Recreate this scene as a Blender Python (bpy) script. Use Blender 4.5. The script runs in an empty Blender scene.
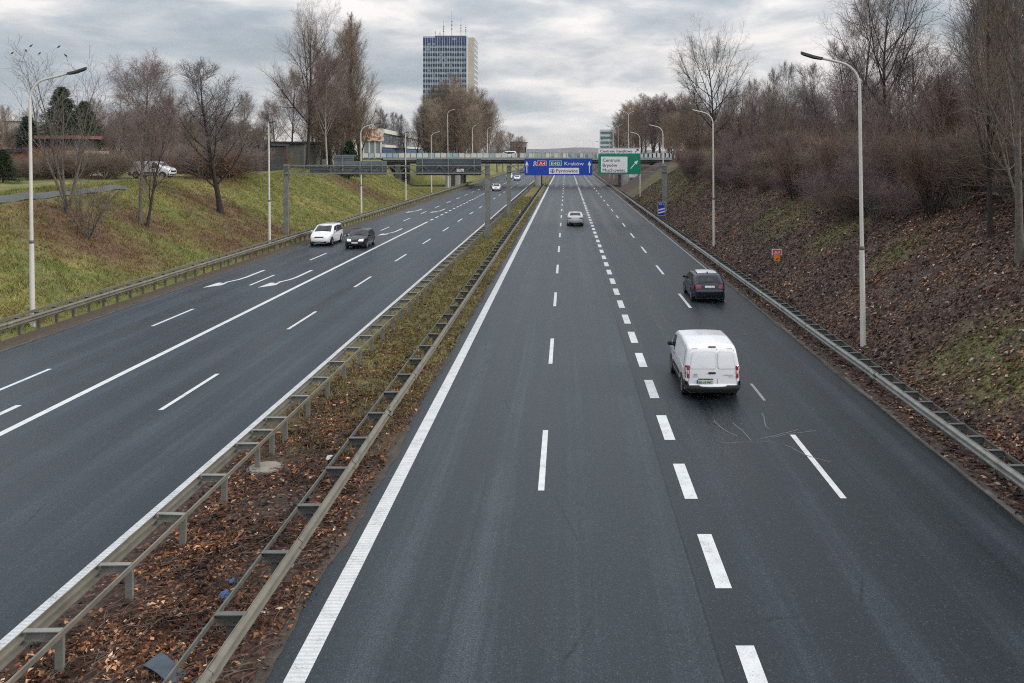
import bpy, bmesh, math, random
import numpy as np
from mathutils import Vector, Matrix
from mathutils.geometry import delaunay_2d_cdt

rng = np.random.default_rng(7)
random.seed(7)
SC = bpy.context.scene
COL = SC.collection
PI = math.pi
R = math.radians

# ------------------------------------------------------------------ camera constants
FPX, VX, VY, CAMH = 842.0, 566.0, 153.0, 8.0

def at(px, py, Y):
    """world X, Z of a picture point at distance Y"""
    return (px - VX) * Y / FPX, CAMH - (py - VY) * Y / FPX

# ------------------------------------------------------------------ object helpers
def link(o):
    COL.objects.link(o)
    return o

def tag(o, label=None, cat=None, group=None, kind=None):
    if label: o['label'] = label
    if cat: o['category'] = cat
    if group: o['group'] = group
    if kind: o['kind'] = kind
    return o

def empty(name, loc=(0, 0, 0), rz=0.0):
    o = bpy.data.objects.new(name, None)
    o.empty_display_size = 0.2
    o.location = loc
    o.rotation_euler = (0, 0, rz)
    return link(o)

def thing(name, label, cat, loc=(0, 0, 0), rz=0.0, group=None):
    return tag(empty(name, loc, rz), label, cat, group)

def mesh_obj(name, V, F, mat, parent=None, smooth=False, sharp=None, loc=None):
    me = bpy.data.meshes.new(name)
    if isinstance(V, np.ndarray): V = V.astype(float)
    me.from_pydata(V, [], F)
    me.update()
    if mat is not None:
        me.materials.append(mat)
    if smooth:
        me.shade_smooth()
        if sharp:
            me.set_sharp_from_angle(angle=R(sharp))
    o = link(bpy.data.objects.new(name, me))
    if parent is not None: o.parent = parent
    if loc is not None: o.location = loc
    return o

def copy_tree(o, parent=None):
    c = o.copy()
    link(c)
    c.parent = parent
    for ch in list(o.children):
        copy_tree(ch, c)
    return c

class MB:
    """collects simple shapes; build() links them as one mesh"""
    def __init__(s): s.V = []; s.F = []
    def add(s, V, F):
        n = len(s.V)
        s.V += [tuple(v) for v in V]
        s.F += [tuple(i + n for i in f) for f in F]
        return s
    def box(s, x0, x1, y0, y1, z0, z1):
        return s.add([(x0, y0, z0), (x1, y0, z0), (x1, y1, z0), (x0, y1, z0), (x0, y0, z1), (x1, y0, z1), (x1, y1, z1), (x0, y1, z1)],
                     [(0, 3, 2, 1), (4, 5, 6, 7), (0, 1, 5, 4), (1, 2, 6, 5), (2, 3, 7, 6), (3, 0, 4, 7)])
    def bar(s, p0, p1, w, h=None):
        h = h or w
        p0 = Vector(p0); p1 = Vector(p1); d = (p1 - p0).normalized()
        up = Vector((0, 0, 1)) if abs(d.z) < .95 else Vector((0, 1, 0))
        a = d.cross(up).normalized(); b = a.cross(d)
        vs = []
        for p in (p0, p1):
            for (i, j) in ((-1, -1), (1, -1), (1, 1), (-1, 1)):
                vs.append(p + a * (i * w / 2) + b * (j * h / 2))
        return s.add(vs, [(0, 1, 2, 3)[::-1], (4, 5, 6, 7), (0, 1, 5, 4), (1, 2, 6, 5), (2, 3, 7, 6), (3, 0, 4, 7)])
    def tube(s, pts, rad, k=8, cap=True):
        pts = [Vector(p) for p in pts]
        if not hasattr(rad, '__len__'): rad = [rad] * len(pts)
        t0 = (pts[-1] - pts[0]).normalized()
        ref = Vector((0, 1, 0)) if abs(t0.y) < .8 else Vector((1, 0, 0))
        n = len(s.V); m = len(pts)
        for i, p in enumerate(pts):
            t = (pts[min(i + 1, m - 1)] - pts[max(i - 1, 0)]).normalized()
            a = t.cross(ref).normalized(); b = t.cross(a)
            for j in range(k):
                q = 2 * PI * j / k
                s.V.append(tuple(p + (a * math.cos(q) + b * math.sin(q)) * rad[i]))
        for i in range(m - 1):
            for j in range(k):
                s.F.append((n + i * k + j, n + i * k + (j + 1) % k, n + (i + 1) * k + (j + 1) % k, n + (i + 1) * k + j))
        if cap:
            s.F.append(tuple(n + j for j in range(k))[::-1])
            s.F.append(tuple(n + (m - 1) * k + j for j in range(k)))
        return s
    def prism(s, poly, axis, a, b):
        """poly of 2D points extruded along axis ('x','y','z') from a to b"""
        def P(u, v, w):
            return {'x': (w, u, v), 'y': (u, w, v), 'z': (u, v, w)}[axis]
        n = len(poly)
        vs = [P(u, v, a) for u, v in poly] + [P(u, v, b) for u, v in poly]
        fs = [tuple(range(n)), tuple(range(n, 2 * n))[::-1]] + [(i, n + i, n + (i + 1) % n, (i + 1) % n) for i in range(n)]
        return s.add(vs, fs)
    def lathe(s, prof, center=(0, 0, 0), axis='z', k=20):
        n = len(s.V); m = len(prof)
        for (r, h) in prof:
            for j in range(k):
                q = 2 * PI * j / k
                c, d = r * math.cos(q), r * math.sin(q)
                v = (c, d, h) if axis == 'z' else (h, c, d)
                s.V.append((v[0] + center[0], v[1] + center[1], v[2] + center[2]))
        for i in range(m - 1):
            for j in range(k):
                s.F.append((n + i * k + j, n + i * k + (j + 1) % k, n + (i + 1) * k + (j + 1) % k, n + (i + 1) * k + j))
        return s
    def build(s, name, mat, parent=None, smooth=False, sharp=None, fix=True):
        me = bpy.data.meshes.new(name)
        me.from_pydata(s.V, [], s.F)
        if fix:
            bm = bmesh.new(); bm.from_mesh(me)
            bmesh.ops.recalc_face_normals(bm, faces=bm.faces)
            bm.to_mesh(me); bm.free()
        if mat is not None: me.materials.append(mat)
        if smooth:
            me.shade_smooth()
            me.set_sharp_from_angle(angle=R(sharp or 40))
        o = link(bpy.data.objects.new(name, me))
        if parent is not None: o.parent = parent
        return o

# ------------------------------------------------------------------ material helpers
def new_mat(name):
    m = bpy.data.materials.new(name)
    m.use_nodes = True
    nt = m.node_tree
    return m, nt, nt.nodes['Principled BSDF']

def N(nt, t, ins=None, **attrs):
    n = nt.nodes.new(t)
    for k, v in attrs.items(): setattr(n, k, v)
    for k, v in (ins or {}).items():
        sock = n.inputs[k]
        if hasattr(v, 'is_linked') or isinstance(v, bpy.types.NodeSocket): nt.links.new(v, sock)
        else: sock.default_value = v
    return n

def c4(c): return (c[0], c[1], c[2], 1.0)

def ramp(nt, fac, stops, interp='LINEAR'):
    n = nt.nodes.new('ShaderNodeValToRGB')
    n.color_ramp.interpolation = interp
    el = n.color_ramp.elements
    while len(el) < len(stops): el.new(0.5)
    for e, (p, c) in zip(el, stops):
        e.position = p
        e.color = c4(c) if hasattr(c, '__len__') else (c, c, c, 1)
    nt.links.new(fac, n.inputs[0])
    return n.outputs[0]

def mixc(nt, fac, a, b, blend='MIX'):
    n = nt.nodes.new('ShaderNodeMix'); n.data_type = 'RGBA'; n.blend_type = blend
    for sock, v in ((n.inputs[0], fac), (n.inputs[6], a), (n.inputs[7], b)):
        if isinstance(v, bpy.types.NodeSocket): nt.links.new(v, sock)
        elif hasattr(v, '__len__'): sock.default_value = c4(v)
        else: sock.default_value = v
    return n.outputs[2]

def math_n(nt, op, a, b=None, c=None, clamp=False):
    n = nt.nodes.new('ShaderNodeMath'); n.operation = op; n.use_clamp = clamp
    for i, v in enumerate((a, b, c)):
        if v is None: continue
        if isinstance(v, bpy.types.NodeSocket): nt.links.new(v, n.inputs[i])
        else: n.inputs[i].default_value = v
    return n.outputs[0]

def pos_node(nt, scale=(1, 1, 1), obj=False):
    if obj: src = nt.nodes.new('ShaderNodeTexCoord').outputs['Object']
    else: src = nt.nodes.new('ShaderNodeNewGeometry').outputs['Position']
    if scale == (1, 1, 1): return src
    return N(nt, 'ShaderNodeMapping', {'Vector': src, 'Scale': scale}).outputs[0]

def noise(nt, vec, scale, detail=3, rough=.55, dist=0.0):
    return N(nt, 'ShaderNodeTexNoise', {'Vector': vec, 'Scale': scale, 'Detail': detail, 'Roughness': rough, 'Distortion': dist}).outputs[0]

def bump(nt, h, strength=.3, dist=.02):
    return N(nt, 'ShaderNodeBump', {'Height': h, 'Strength': strength, 'Distance': dist}).outputs[0]

def simple(name, col, rough=.6, metal=0.0, var=.15, scale=6.0, bmp=0.0, coat=0.0, spec=.5, obj=True):
    m, nt, b = new_mat(name)
    v = pos_node(nt, obj=obj)
    f = noise(nt, v, scale, 4)
    dark = [c * (1 - var) for c in col]; lite = [min(1, c * (1 + var)) for c in col]
    nt.links.new(ramp(nt, f, [(.3, dark), (.7, lite)]), b.inputs['Base Color'])
    b.inputs['Roughness'].default_value = rough
    b.inputs['Metallic'].default_value = metal
    b.inputs['Coat Weight'].default_value = coat
    b.inputs['Coat Roughness'].default_value = .05
    b.inputs['Specular IOR Level'].default_value = spec
    if bmp: nt.links.new(bump(nt, f, bmp, .01), b.inputs['Normal'])
    return m

M = {}
M['galv'] = simple('galvanised_steel', (.235, .24, .222), .55, .35, .22, 3.0)
M['galv_dark'] = simple('weathered_steel', (.115, .12, .112), .6, .2, .25, 5.0)
M['beam_old'] = simple('dusty_steel', (.185, .172, .14), .6, .2, .2, 2.0)
M['pole'] = simple('pole_paint', (.60, .58, .54), .5, .0, .1, 1.5)
M['lamp_black'] = simple('lamp_plastic', (.02, .022, .025), .45, 0, .2)
M['concrete'] = simple('concrete', (.30, .295, .28), .85, 0, .2, 1.2, .2)
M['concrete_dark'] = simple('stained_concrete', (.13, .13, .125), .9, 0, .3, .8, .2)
M['sign_back'] = simple('sign_back_grey', (.17, .20, .22), .55, .2, .12, 1.0)
M['sign_back_dark'] = simple('sign_back_dark', (.075, .10, .115), .55, .2, .15, 1.0)
M['sign_blue'] = simple('sign_blue', (.006, .055, .40), .35, 0, .06, 1.0)
M['sign_green'] = simple('sign_green', (.0, .21, .125), .35, 0, .06, 1.0)
M['sign_red'] = simple('sign_red', (.55, .012, .02), .35, 0, .06, 1.0)
M['sign_pink'] = simple('faded_red', (.62, .07, .10), .4, 0, .1, 3.0)
M['sign_orange'] = simple('sign_orange', (.80, .24, .03), .4, 0, .08, 3.0)
M['sign_white'] = simple('sign_white', (.78, .79, .82), .4, 0, .04, 1.0)
M['ink'] = simple('ink_black', (.012, .012, .014), .5, 0, .1)
M['white_paint'] = simple('car_paint_white', (.80, .81, .83), .28, 0, .02, 1.0, coat=.8)
M['silver_paint'] = simple('car_paint_silver', (.56, .55, .54), .3, .35, .03, 1.0, coat=.8)
M['navy_paint'] = simple('car_paint_navy', (.008, .012, .028), .25, .0, .05, 1.0, coat=.25)
M['black_paint'] = simple('car_paint_black', (.009, .013, .019), .25, .0, .05, 1.0, coat=.25)
M['white_panel'] = simple('pressed_panel_white', (.795, .805, .825), .30, 0, .02, 1.0, coat=.5)  # van's blind panels, also the hatchback roof's painted sky reflection
M['trim'] = simple('black_trim', (.018, .018, .02), .5, 0, .15)
M['seam'] = simple('seam_dark', (.10, .10, .105), .6, 0, .1)
M['crease'] = simple('crease_white', (.66, .67, .70), .5, 0, .03)
M['seam_white'] = simple('seam_grey', (.36, .37, .40), .6, 0, .1)
M['glass'] = simple('car_glass', (.008, .013, .018), .08, 0, .1, 1.0, spec=.4)
M['tyre'] = simple('tyre_rubber', (.018, .018, .018), .8, 0, .2)
M['rim'] = simple('alloy_rim', (.42, .42, .43), .35, .7, .08)
M['dark_lens'] = simple('dark_red_lens', (.09, .012, .014), .2, 0, .05)
M['red_lens'] = simple('red_lens', (.30, .014, .03), .15, 0, .05, coat=.8)
M['clear_lens'] = simple('clear_lens', (.80, .80, .80), .12, .2, .05, coat=.8)
M['plate_white'] = simple('plate_white', (.78, .78, .76), .45, 0, .04)
M['plate_green'] = simple('plate_green', (.52, .62, .50), .45, 0, .05)
M['bark_dark'] = simple('bark_dark', (.033, .027, .023), .9, 0, .4, 9.0, .4)
M['bark_grey'] = simple('bark_grey', (.115, .10, .085), .9, 0, .4, 7.0, .4)
M['bark_birch'] = simple('bark_birch', (.33, .30, .26), .85, 0, .5, 5.0, .3)
M['twig_brown'] = simple('twig_brown', (0.19, 0.14, 0.105), .9, 0, .35, .8)
M['twig_grey'] = simple('twig_grey', (0.15, 0.13, 0.125), .9, 0, .35, .8)
M['twig_purple'] = simple('twig_purple', (0.2, 0.148, 0.14), .9, 0, .35, .8)
M['twig_tan'] = simple('twig_tan', (0.29, 0.225, 0.17), .9, 0, .35, .8)
M['twig_rust'] = simple('twig_rust', (.205, .128, .098), .9, 0, .35, .8)
M['twig_red'] = simple('twig_red', (0.27, 0.12, 0.072), .9, 0, .35, .8)

# ------------------------------------------------------------------ terrain
def sstep(a, b, x):
    t = np.clip((x - a) / (b - a), 0, 1)
    return t * t * (3 - 2 * t)

def bank(t):
    t = np.clip(t, 0, 1)
    return .6 * t + .4 * (t * t * (3 - 2 * t))

def terrain(X, Y):
    X = np.asarray(X, float); Y = np.asarray(Y, float)
    dl = -X - 24.2
    gap = sstep(184, 191, Y) * (1 - sstep(213, 221, Y))      # the banks stand back under the bridge
    dl0, dr0 = dl, X - 10.9
    dl = dl - 15.0 * np.clip((Y - 157) / 36, 0, 1) * (1 - sstep(213, 221, Y))
    zl = 5.1 * bank(dl / 13.2) + np.clip((dl - 13.2) * .022, 0, 1.6)
    dr = X - 10.9 - 8.0 * gap
    zr = 5.9 * bank(dr / 9.2) + np.clip((dr - 9.2) * .04, 0, 2.0)
    z = np.where(dl > 0, zl, np.where(dr > 0, zr, 0.0))
    z = np.where((dl <= 0) & (dl0 > 0) | (dr <= 0) & (dr0 > 0), .03, z)
    wob = (np.sin(X * .9 + 1.3) * np.sin(Y * .31) * .10 + np.sin(Y * .13 + X * .21) * .16 + np.sin(X * 2.1 + Y * 1.7) * .05)
    mask = np.clip(np.maximum(dl, dr) / 4.0, 0, 1) * np.clip(1.6 - np.abs(Y) / 400, 0, 1)
    z = z + wob * mask
    # approach banks of the cross road
    f = sstep(22, 9, np.abs(Y - 205.0))
    g = np.maximum(sstep(-38, -44, X), sstep(20, 26, X))
    z = z + (6.45 - z) * f * g
    # verges
    mid = (X > -8.8) & (X < -4.7)
    z = np.where(mid, .05 + .05 * np.sin((X + 8.8) / 4.1 * PI), z)
    road = ((X >= -22.7) & (X <= -8.95)) | ((X >= -4.62) & (X <= 9.86))
    z = np.where(road, -0.08, z)
    far = sstep(700, 1800, np.hypot(X, Y))
    z = np.where(road, z, z * (1 - far) + 3.0 * far)
    return z

def tz(x, y): return float(terrain(x, y))

def hit(px, py, y0=14, y1=400):
    """where the sight line through a picture point meets the ground"""
    Ys = np.arange(y0, y1, .1)
    X = (px - VX) * Ys / FPX
    Z = CAMH - (py - VY) * Ys / FPX
    under = np.nonzero(Z < terrain(X, Ys))[0]
    i = under[0] if len(under) else -1
    return float(X[i]), float(Ys[i]), tz(X[i], Ys[i])

def geo(a, b, first, g=1.28):
    out = [a]; st = first
    while out[-1] < b:
        out.append(out[-1] + st); st *= g
    out[-1] = b
    return out[1:]

def build_ground():
    xl = [-x for x in geo(74, 7500, 3)][::-1]
    xs = xl + list(np.arange(-74, -24.5, 1.0)) + [-24.2, -23.5, -22.95, -22.7, -16, -8.96, -8.82, -8.0, -7.2, -6.4, -5.6, -4.9, -4.66, -4.61, 2, 9.85, 9.9, 10.3, 10.9] \
        + list(np.arange(11.5, 48, .75)) + geo(48, 7500, 1.5)
    ys = list(np.arange(-40, 262, 1.5)) + geo(262, 8000, 3)
    xs = np.array(sorted(set(xs))); ys = np.array(ys)
    GX, GY = np.meshgrid(xs, ys)
    GZ = terrain(GX, GY)
    V = np.stack([GX, GY, GZ], -1).reshape(-1, 3)
    nx, ny = len(xs), len(ys)
    i = np.arange(nx - 1)[None, :] + np.arange(ny - 1)[:, None] * nx
    F = np.stack([i, i + 1, i + nx + 1, i + nx], -1).reshape(-1, 4)
    o = mesh_obj('ground', V, F, None, smooth=True)
    me = o.data
    for m in (M['grass_ground'], M['litter_ground'], M['median_ground']): me.materials.append(m)
    cx = V[F].mean(1)[:, 0]
    idx = np.where(cx < -22.8, 0, np.where(cx > 9.87, 1, 2)).astype(np.int32)
    me.polygons.foreach_set('material_index', idx)
    tag(o, 'grassy and leaf covered ground of the road cutting', None, kind='structure')
    return o

def patch_mask(nt, pos, pts):
    """soft blobs around given world points, broken up by noise"""
    acc = None
    for (x, y, z, r) in pts:
        d = N(nt, 'ShaderNodeVectorMath', {0: pos, 1: (x, y, z)}, operation='DISTANCE').outputs['Value']
        v = math_n(nt, 'SUBTRACT', 1.0, math_n(nt, 'DIVIDE', d, r), clamp=True)
        acc = v if acc is None else math_n(nt, 'MAXIMUM', acc, v)
    return acc

GREEN_SPOTS = []
for (px, py, r) in ((800, 213, 4.0), (778, 212, 3.5), (835, 235, 3.2), (975, 352, 2.6), (1010, 378, 2.2), (900, 250, 2.0), (700, 190, 5), (680, 185, 6), (664, 186, 7), (652, 184, 7), (650, 196, 5), (672, 176, 8), (655, 176, 9), (676, 196, 4)):
    x, y, z = hit(px, py); GREEN_SPOTS.append((x, y, z, r))
BROWN_SPOTS = []
for (px, py, r) in ((85, 235, 7), (60, 215, 5), (145, 222, 5), (215, 205, 7), (250, 235, 6), (230, 245, 6), (362, 190, 9), (200, 180, 6), (110, 250, 5), (275, 230, 5)):
    x, y, z = hit(px, py); BROWN_SPOTS.append((x, y, z, r))

def grass_color(nt, pos):
    big = noise(nt, pos, .16, 4, .6, .5)
    midn = noise(nt, pos, 1.1, 4, .65)
    fine = noise(nt, pos, 9.0, 4, .7)
    col = ramp(nt, big, [(.32, (.245, .225, .06)), (.48, (.15, .178, .042)), (.62, (.28, .25, .075)), (.75, (.175, .178, .05))])
    col = mixc(nt, ramp(nt, midn, [(.47, 0.0), (.66, .5)]), col, (.165, .105, .052))
    br = patch_mask(nt, pos, BROWN_SPOTS)
    br = math_n(nt, 'MULTIPLY', br, ramp(nt, midn, [(.3, .5), (.6, 1.7)]), clamp=True)
    col = mixc(nt, br, col, (.155, .085, .05))
    col = mixc(nt, .75, col, ramp(nt, fine, [(.28, .32), (.5, .85), (.72, 1.5)]), 'MULTIPLY')
    return col, fine

def litter_color(nt, pos, green=GREEN_SPOTS):
    vor = N(nt, 'ShaderNodeTexVoronoi', {'Vector': pos, 'Scale': 13.0, 'Randomness': 1.0}, feature='F1')
    cellr = N(nt, 'ShaderNodeSeparateColor', {0: vor.outputs['Color']}).outputs[0]
    col = ramp(nt, cellr, [(0, (.018, .014, .014)), (.35, (.042, .031, .029)), (.7, (.075, .050, .042)), (.93, (.14, .09, .065)), (1, (.26, .19, .15))])
    big = noise(nt, pos, .25, 4, .6)
    col = mixc(nt, ramp(nt, big, [(.4, 0.0), (.65, .6)]), col, mixc(nt, .65, col, (.12, .055, .03)))
    if green:
        fine = noise(nt, pos, 3.0, 5, .7)
        g = patch_mask(nt, pos, green)
        g = math_n(nt, 'MULTIPLY', g, ramp(nt, fine, [(.38, 0.0), (.62, 2.2)]), clamp=True)
        col = mixc(nt, g, col, ramp(nt, cellr, [(0, (.065, .075, .022)), (1, (.17, .16, .05))]))
    h = math_n(nt, 'ADD', vor.outputs['Distance'], cellr)
    return col, h

def make_ground_mats():
    m, nt, b = new_mat('grass_ground'); p = pos_node(nt)
    c, h = grass_color(nt, p)
    nt.links.new(c, b.inputs['Base Color']); b.inputs['Roughness'].default_value = .95
    nt.links.new(bump(nt, h, .9, .12), b.inputs['Normal']); M['grass_ground'] = m
    # gravelly soil right beside the asphalt
    geo_x = N(nt, 'ShaderNodeSeparateXYZ', {0: p}).outputs[0]
    near = math_n(nt, 'GREATER_THAN', geo_x, -24.0)
    nt.links.new(mixc(nt, near, c, mixc(nt, h, (.06, .042, .028), (.115, .09, .06))), b.inputs['Base Color'])
    m, nt, b = new_mat('litter_ground'); p = pos_node(nt)
    c, h = litter_color(nt, p)
    nt.links.new(c, b.inputs['Base Color']); b.inputs['Roughness'].default_value = .9
    nt.links.new(bump(nt, h, .5, .04), b.inputs['Normal']); M['litter_ground'] = m
    m, nt, b = new_mat('median_ground'); p = pos_node(nt)
    c, h = litter_color(nt, p, None)
    fine = noise(nt, p, 6, 4, .7); big = noise(nt, p, .35, 3)
    gr = ramp(nt, fine, [(.3, (.085, .075, .024)), (.55, (.20, .17, .05)), (.75, (.27, .22, .085))])
    y = N(nt, 'ShaderNodeSeparateXYZ', {0: p}).outputs[1]
    far = N(nt, 'ShaderNodeMapRange', {'Value': y, 'From Min': 21.0, 'From Max': 34.0}).outputs[0]
    k = math_n(nt, 'MULTIPLY', far, ramp(nt, big, [(.3, .35), (.6, 1.4)]), clamp=True)
    c = mixc(nt, 1.0, c, (.85, .74, .68), 'MULTIPLY')
    nt.links.new(mixc(nt, k, c, gr), b.inputs['Base Color']); b.inputs['Roughness'].default_value = .9
    nt.links.new(bump(nt, h, .8, .04), b.inputs['Normal']); M['median_ground'] = m
make_ground_mats()
def verge_mat():
    m, nt, b = new_mat('verge_soil'); p = pos_node(nt)
    f = noise(nt, p, 22, 5, .75); g = noise(nt, p, 1.6, 3, .6)
    col = ramp(nt, math_n(nt, 'MULTIPLY_ADD', f, .6, math_n(nt, 'MULTIPLY', g, .4)), [(.34, (.022, .018, .016)), (.5, (.06, .048, .04)), (.62, (.10, .078, .062)), (.74, (.19, .15, .12))])
    nt.links.new(col, b.inputs['Base Color']); b.inputs['Roughness'].default_value = .95
    nt.links.new(bump(nt, f, .6, .02), b.inputs['Normal']); return m
M['verge_soil'] = verge_mat()

# ------------------------------------------------------------------ roads
def asphalt_mat():
    m, nt, b = new_mat('asphalt'); p = pos_node(nt)
    grain = noise(nt, p, 34, 3, .8)
    grain2 = noise(nt, p, 9, 4, .7)
    stone = N(nt, 'ShaderNodeTexVoronoi', {'Vector': p, 'Scale': 48.0}, feature='F1')
    stone_r = N(nt, 'ShaderNodeSeparateColor', {0: stone.outputs['Color']}).outputs[0]
    blot = noise(nt, p, .35, 5, .65)
    band = noise(nt, pos_node(nt, (1.5, .012, 1)), 1.0, 3, .6)
    band2 = noise(nt, pos_node(nt, (.32, .03, 1)), 1.0, 3, .5)
    streak = noise(nt, pos_node(nt, (5.0, .05, 1)), 1.0, 4, .65)
    x = N(nt, 'ShaderNodeSeparateXYZ', {0: p}).outputs[0]
    wave = math_n(nt, 'SINE', math_n(nt, 'MULTIPLY', math_n(nt, 'ADD', x, .2), 2 * PI / 1.76))
    f = math_n(nt, 'MULTIPLY_ADD', wave, .10, math_n(nt, 'MULTIPLY_ADD', band, .5, math_n(nt, 'MULTIPLY_ADD', blot, .35, math_n(nt, 'MULTIPLY', band2, .35))))
    f = math_n(nt, 'MULTIPLY_ADD', math_n(nt, 'SUBTRACT', streak, .5), .5, f)
    col = ramp(nt, f, [(.36, (.0085, .012, .016)), (.6, (.0185, .0245, .030)), (.82, (.042, .051, .059))])
    # the outer lanes were resurfaced: a longitudinal joint parts darker from paler asphalt
    outer = ramp(nt, math_n(nt, 'MULTIPLY_ADD', x, .1, .5), [(.738, 0.0), (.744, 1.0)])
    col = mixc(nt, outer, mixc(nt, 1.0, col, (1.12, 1.12, 1.08), 'MULTIPLY'), mixc(nt, 1.0, col, (.72, .72, .74), 'MULTIPLY'))
    joint = ramp(nt, math_n(nt, 'ABSOLUTE', math_n(nt, 'SUBTRACT', x, math_n(nt, 'MULTIPLY_ADD', math_n(nt, 'SUBTRACT', grain2, .5), .08, 2.41))), [(.015, .8), (.035, 0.0)])
    col = mixc(nt, joint, col, (.006, .008, .010))
    # older, bluer and darker surface on the oncoming lanes
    left = math_n(nt, 'LESS_THAN', x, -6.0)
    col = mixc(nt, left, col, mixc(nt, 1.0, col, (.80, .87, 1.0), 'MULTIPLY'))
    col = mixc(nt, .9, col, ramp(nt, grain, [(.3, .25), (.47, .8), (.58, 1.5), (.72, 3.2)]), 'MULTIPLY')
    col = mixc(nt, ramp(nt, stone_r, [(.94, 0.0), (1.0, .55)]), col, (.10, .105, .11))
    col = mixc(nt, .6, col, ramp(nt, grain2, [(.3, .65), (.7, 1.45)]), 'MULTIPLY')
    # tar sealed joint between the second and third lane, and fine cracks
    seam = N(nt, 'ShaderNodeTexVoronoi', {'Vector': N(nt, 'ShaderNodeMapping', {'Vector': p, 'Scale': (.16, .05, 1)}).outputs[0], 'Scale': 1.0}, feature='DISTANCE_TO_EDGE').outputs['Distance']
    crack = math_n(nt, 'MULTIPLY', ramp(nt, math_n(nt, 'MULTIPLY_ADD', math_n(nt, 'SUBTRACT', grain2, .5), .012, seam), [(.0, 1.0), (.004, 0.0)]), ramp(nt, blot, [(.48, 0.0), (.6, .8)]))
    col = mixc(nt, crack, col, (.006, .007, .009))
    nt.links.new(col, b.inputs['Base Color'])
    nt.links.new(ramp(nt, f, [(.4, .36), (.75, .52)]), b.inputs['Roughness'])
    b.inputs['Specular IOR Level'].default_value = .34
    b.inputs['Specular Tint'].default_value = (.82, .93, 1.0, 1)
    nt.links.new(bump(nt, grain, .10, .006), b.inputs['Normal'])
    return m
M['asphalt'] = asphalt_mat()

def marking_mat(name, col=(.70, .71, .71), ribs=False, wear=.455):
    m, nt, b = new_mat(name); p = pos_node(nt)
    f = noise(nt, p, 30, 4, .75); g = noise(nt, p, 3, 3, .6)
    s = math_n(nt, 'MULTIPLY_ADD', g, .35, math_n(nt, 'MULTIPLY', f, .65))
    c = ramp(nt, s, [(wear - .12, (.16, .165, .17)), (wear, [k * .85 for k in col]), (.6, col)])
    if ribs:
        y = N(nt, 'ShaderNodeSeparateXYZ', {0: p}).outputs[1]
        w = math_n(nt, 'SINE', math_n(nt, 'MULTIPLY', y, 2 * PI / .11))
        c = mixc(nt, 1.0, c, ramp(nt, math_n(nt, 'MULTIPLY_ADD', w, .5, .5), [(.25, .84), (.55, 1.0)]), 'MULTIPLY')
    nt.links.new(c, b.inputs['Base Color']); b.inputs['Roughness'].default_value = .6
    return m
M['mark'] = marking_mat('road_paint')
M['mark_rib'] = marking_mat('ribbed_road_paint', ribs=True)
M['mark_worn'] = marking_mat('worn_road_paint', (.30, .31, .32), wear=.5)
M['scratch'] = simple('scratched_asphalt', (.14, .145, .15), .8, 0, .2, 9)

def road(name, x0, x1, y0, y1, label):
    ys = [y0] + list(np.arange(0, 300, 10)) + [400, 600, y1]
    V = []; F = []
    for i, y in enumerate(ys):
        V += [(x0, y, -.07), (x0, y, 0), ((x0 + x1) / 2, y, 0.0), (x1, y, 0), (x1, y, -.07)]
        if i:
            for j in range(4):
                a = (i - 1) * 5 + j
                F.append((a, a + 1, a + 6, a + 5)[::-1])
    o = mesh_obj(name, V, F, M['asphalt'])
    bm = bmesh.new(); bm.from_mesh(o.data); bmesh.ops.recalc_face_normals(bm, faces=bm.faces); bm.to_mesh(o.data); bm.free()
    if o.data.polygons[1].normal.z < 0: o.data.flip_normals()
    return tag(o, label, None, kind='structure')

class Paint:
    def __init__(s): s.V = []; s.F = []
    def rect(s, xc, w, y0, y1):
        n = len(s.V); z = .004
        s.V += [(xc - w / 2, y0, z), (xc + w / 2, y0, z), (xc + w / 2, y1, z), (xc - w / 2, y1, z)]
        s.F.append((n, n + 1, n + 2, n + 3))
    def poly(s, pts):
        n = len(s.V)
        s.V += [(x, y, .004) for x, y in pts]; s.F.append(tuple(range(n, n + len(pts))))
    def strip(s, pts, w):
        n = len(s.V)
        for i, (x, y) in enumerate(pts):
            a = pts[max(i - 1, 0)]; b = pts[min(i + 1, len(pts) - 1)]
            dx, dy = b[0] - a[0], b[1] - a[1]; L = math.hypot(dx, dy) or 1
            ww = w[i] if hasattr(w, '__len__') else w
            s.V += [(x - dy / L * ww / 2, y + dx / L * ww / 2, .004), (x + dy / L * ww / 2, y - dx / L * ww / 2, .004)]
            if i: k = n + i * 2; s.F.append((k - 2, k - 1, k + 1, k))
    def build(s, name, mat, parent):
        o = mesh_obj(name, s.V, s.F, mat, parent)
        bm = bmesh.new(); bm.from_mesh(o.data)
        for f in bm.faces:
            if f.normal.z < 0: f.normal_flip()
        bm.to_mesh(o.data); bm.free()
        return o

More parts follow.
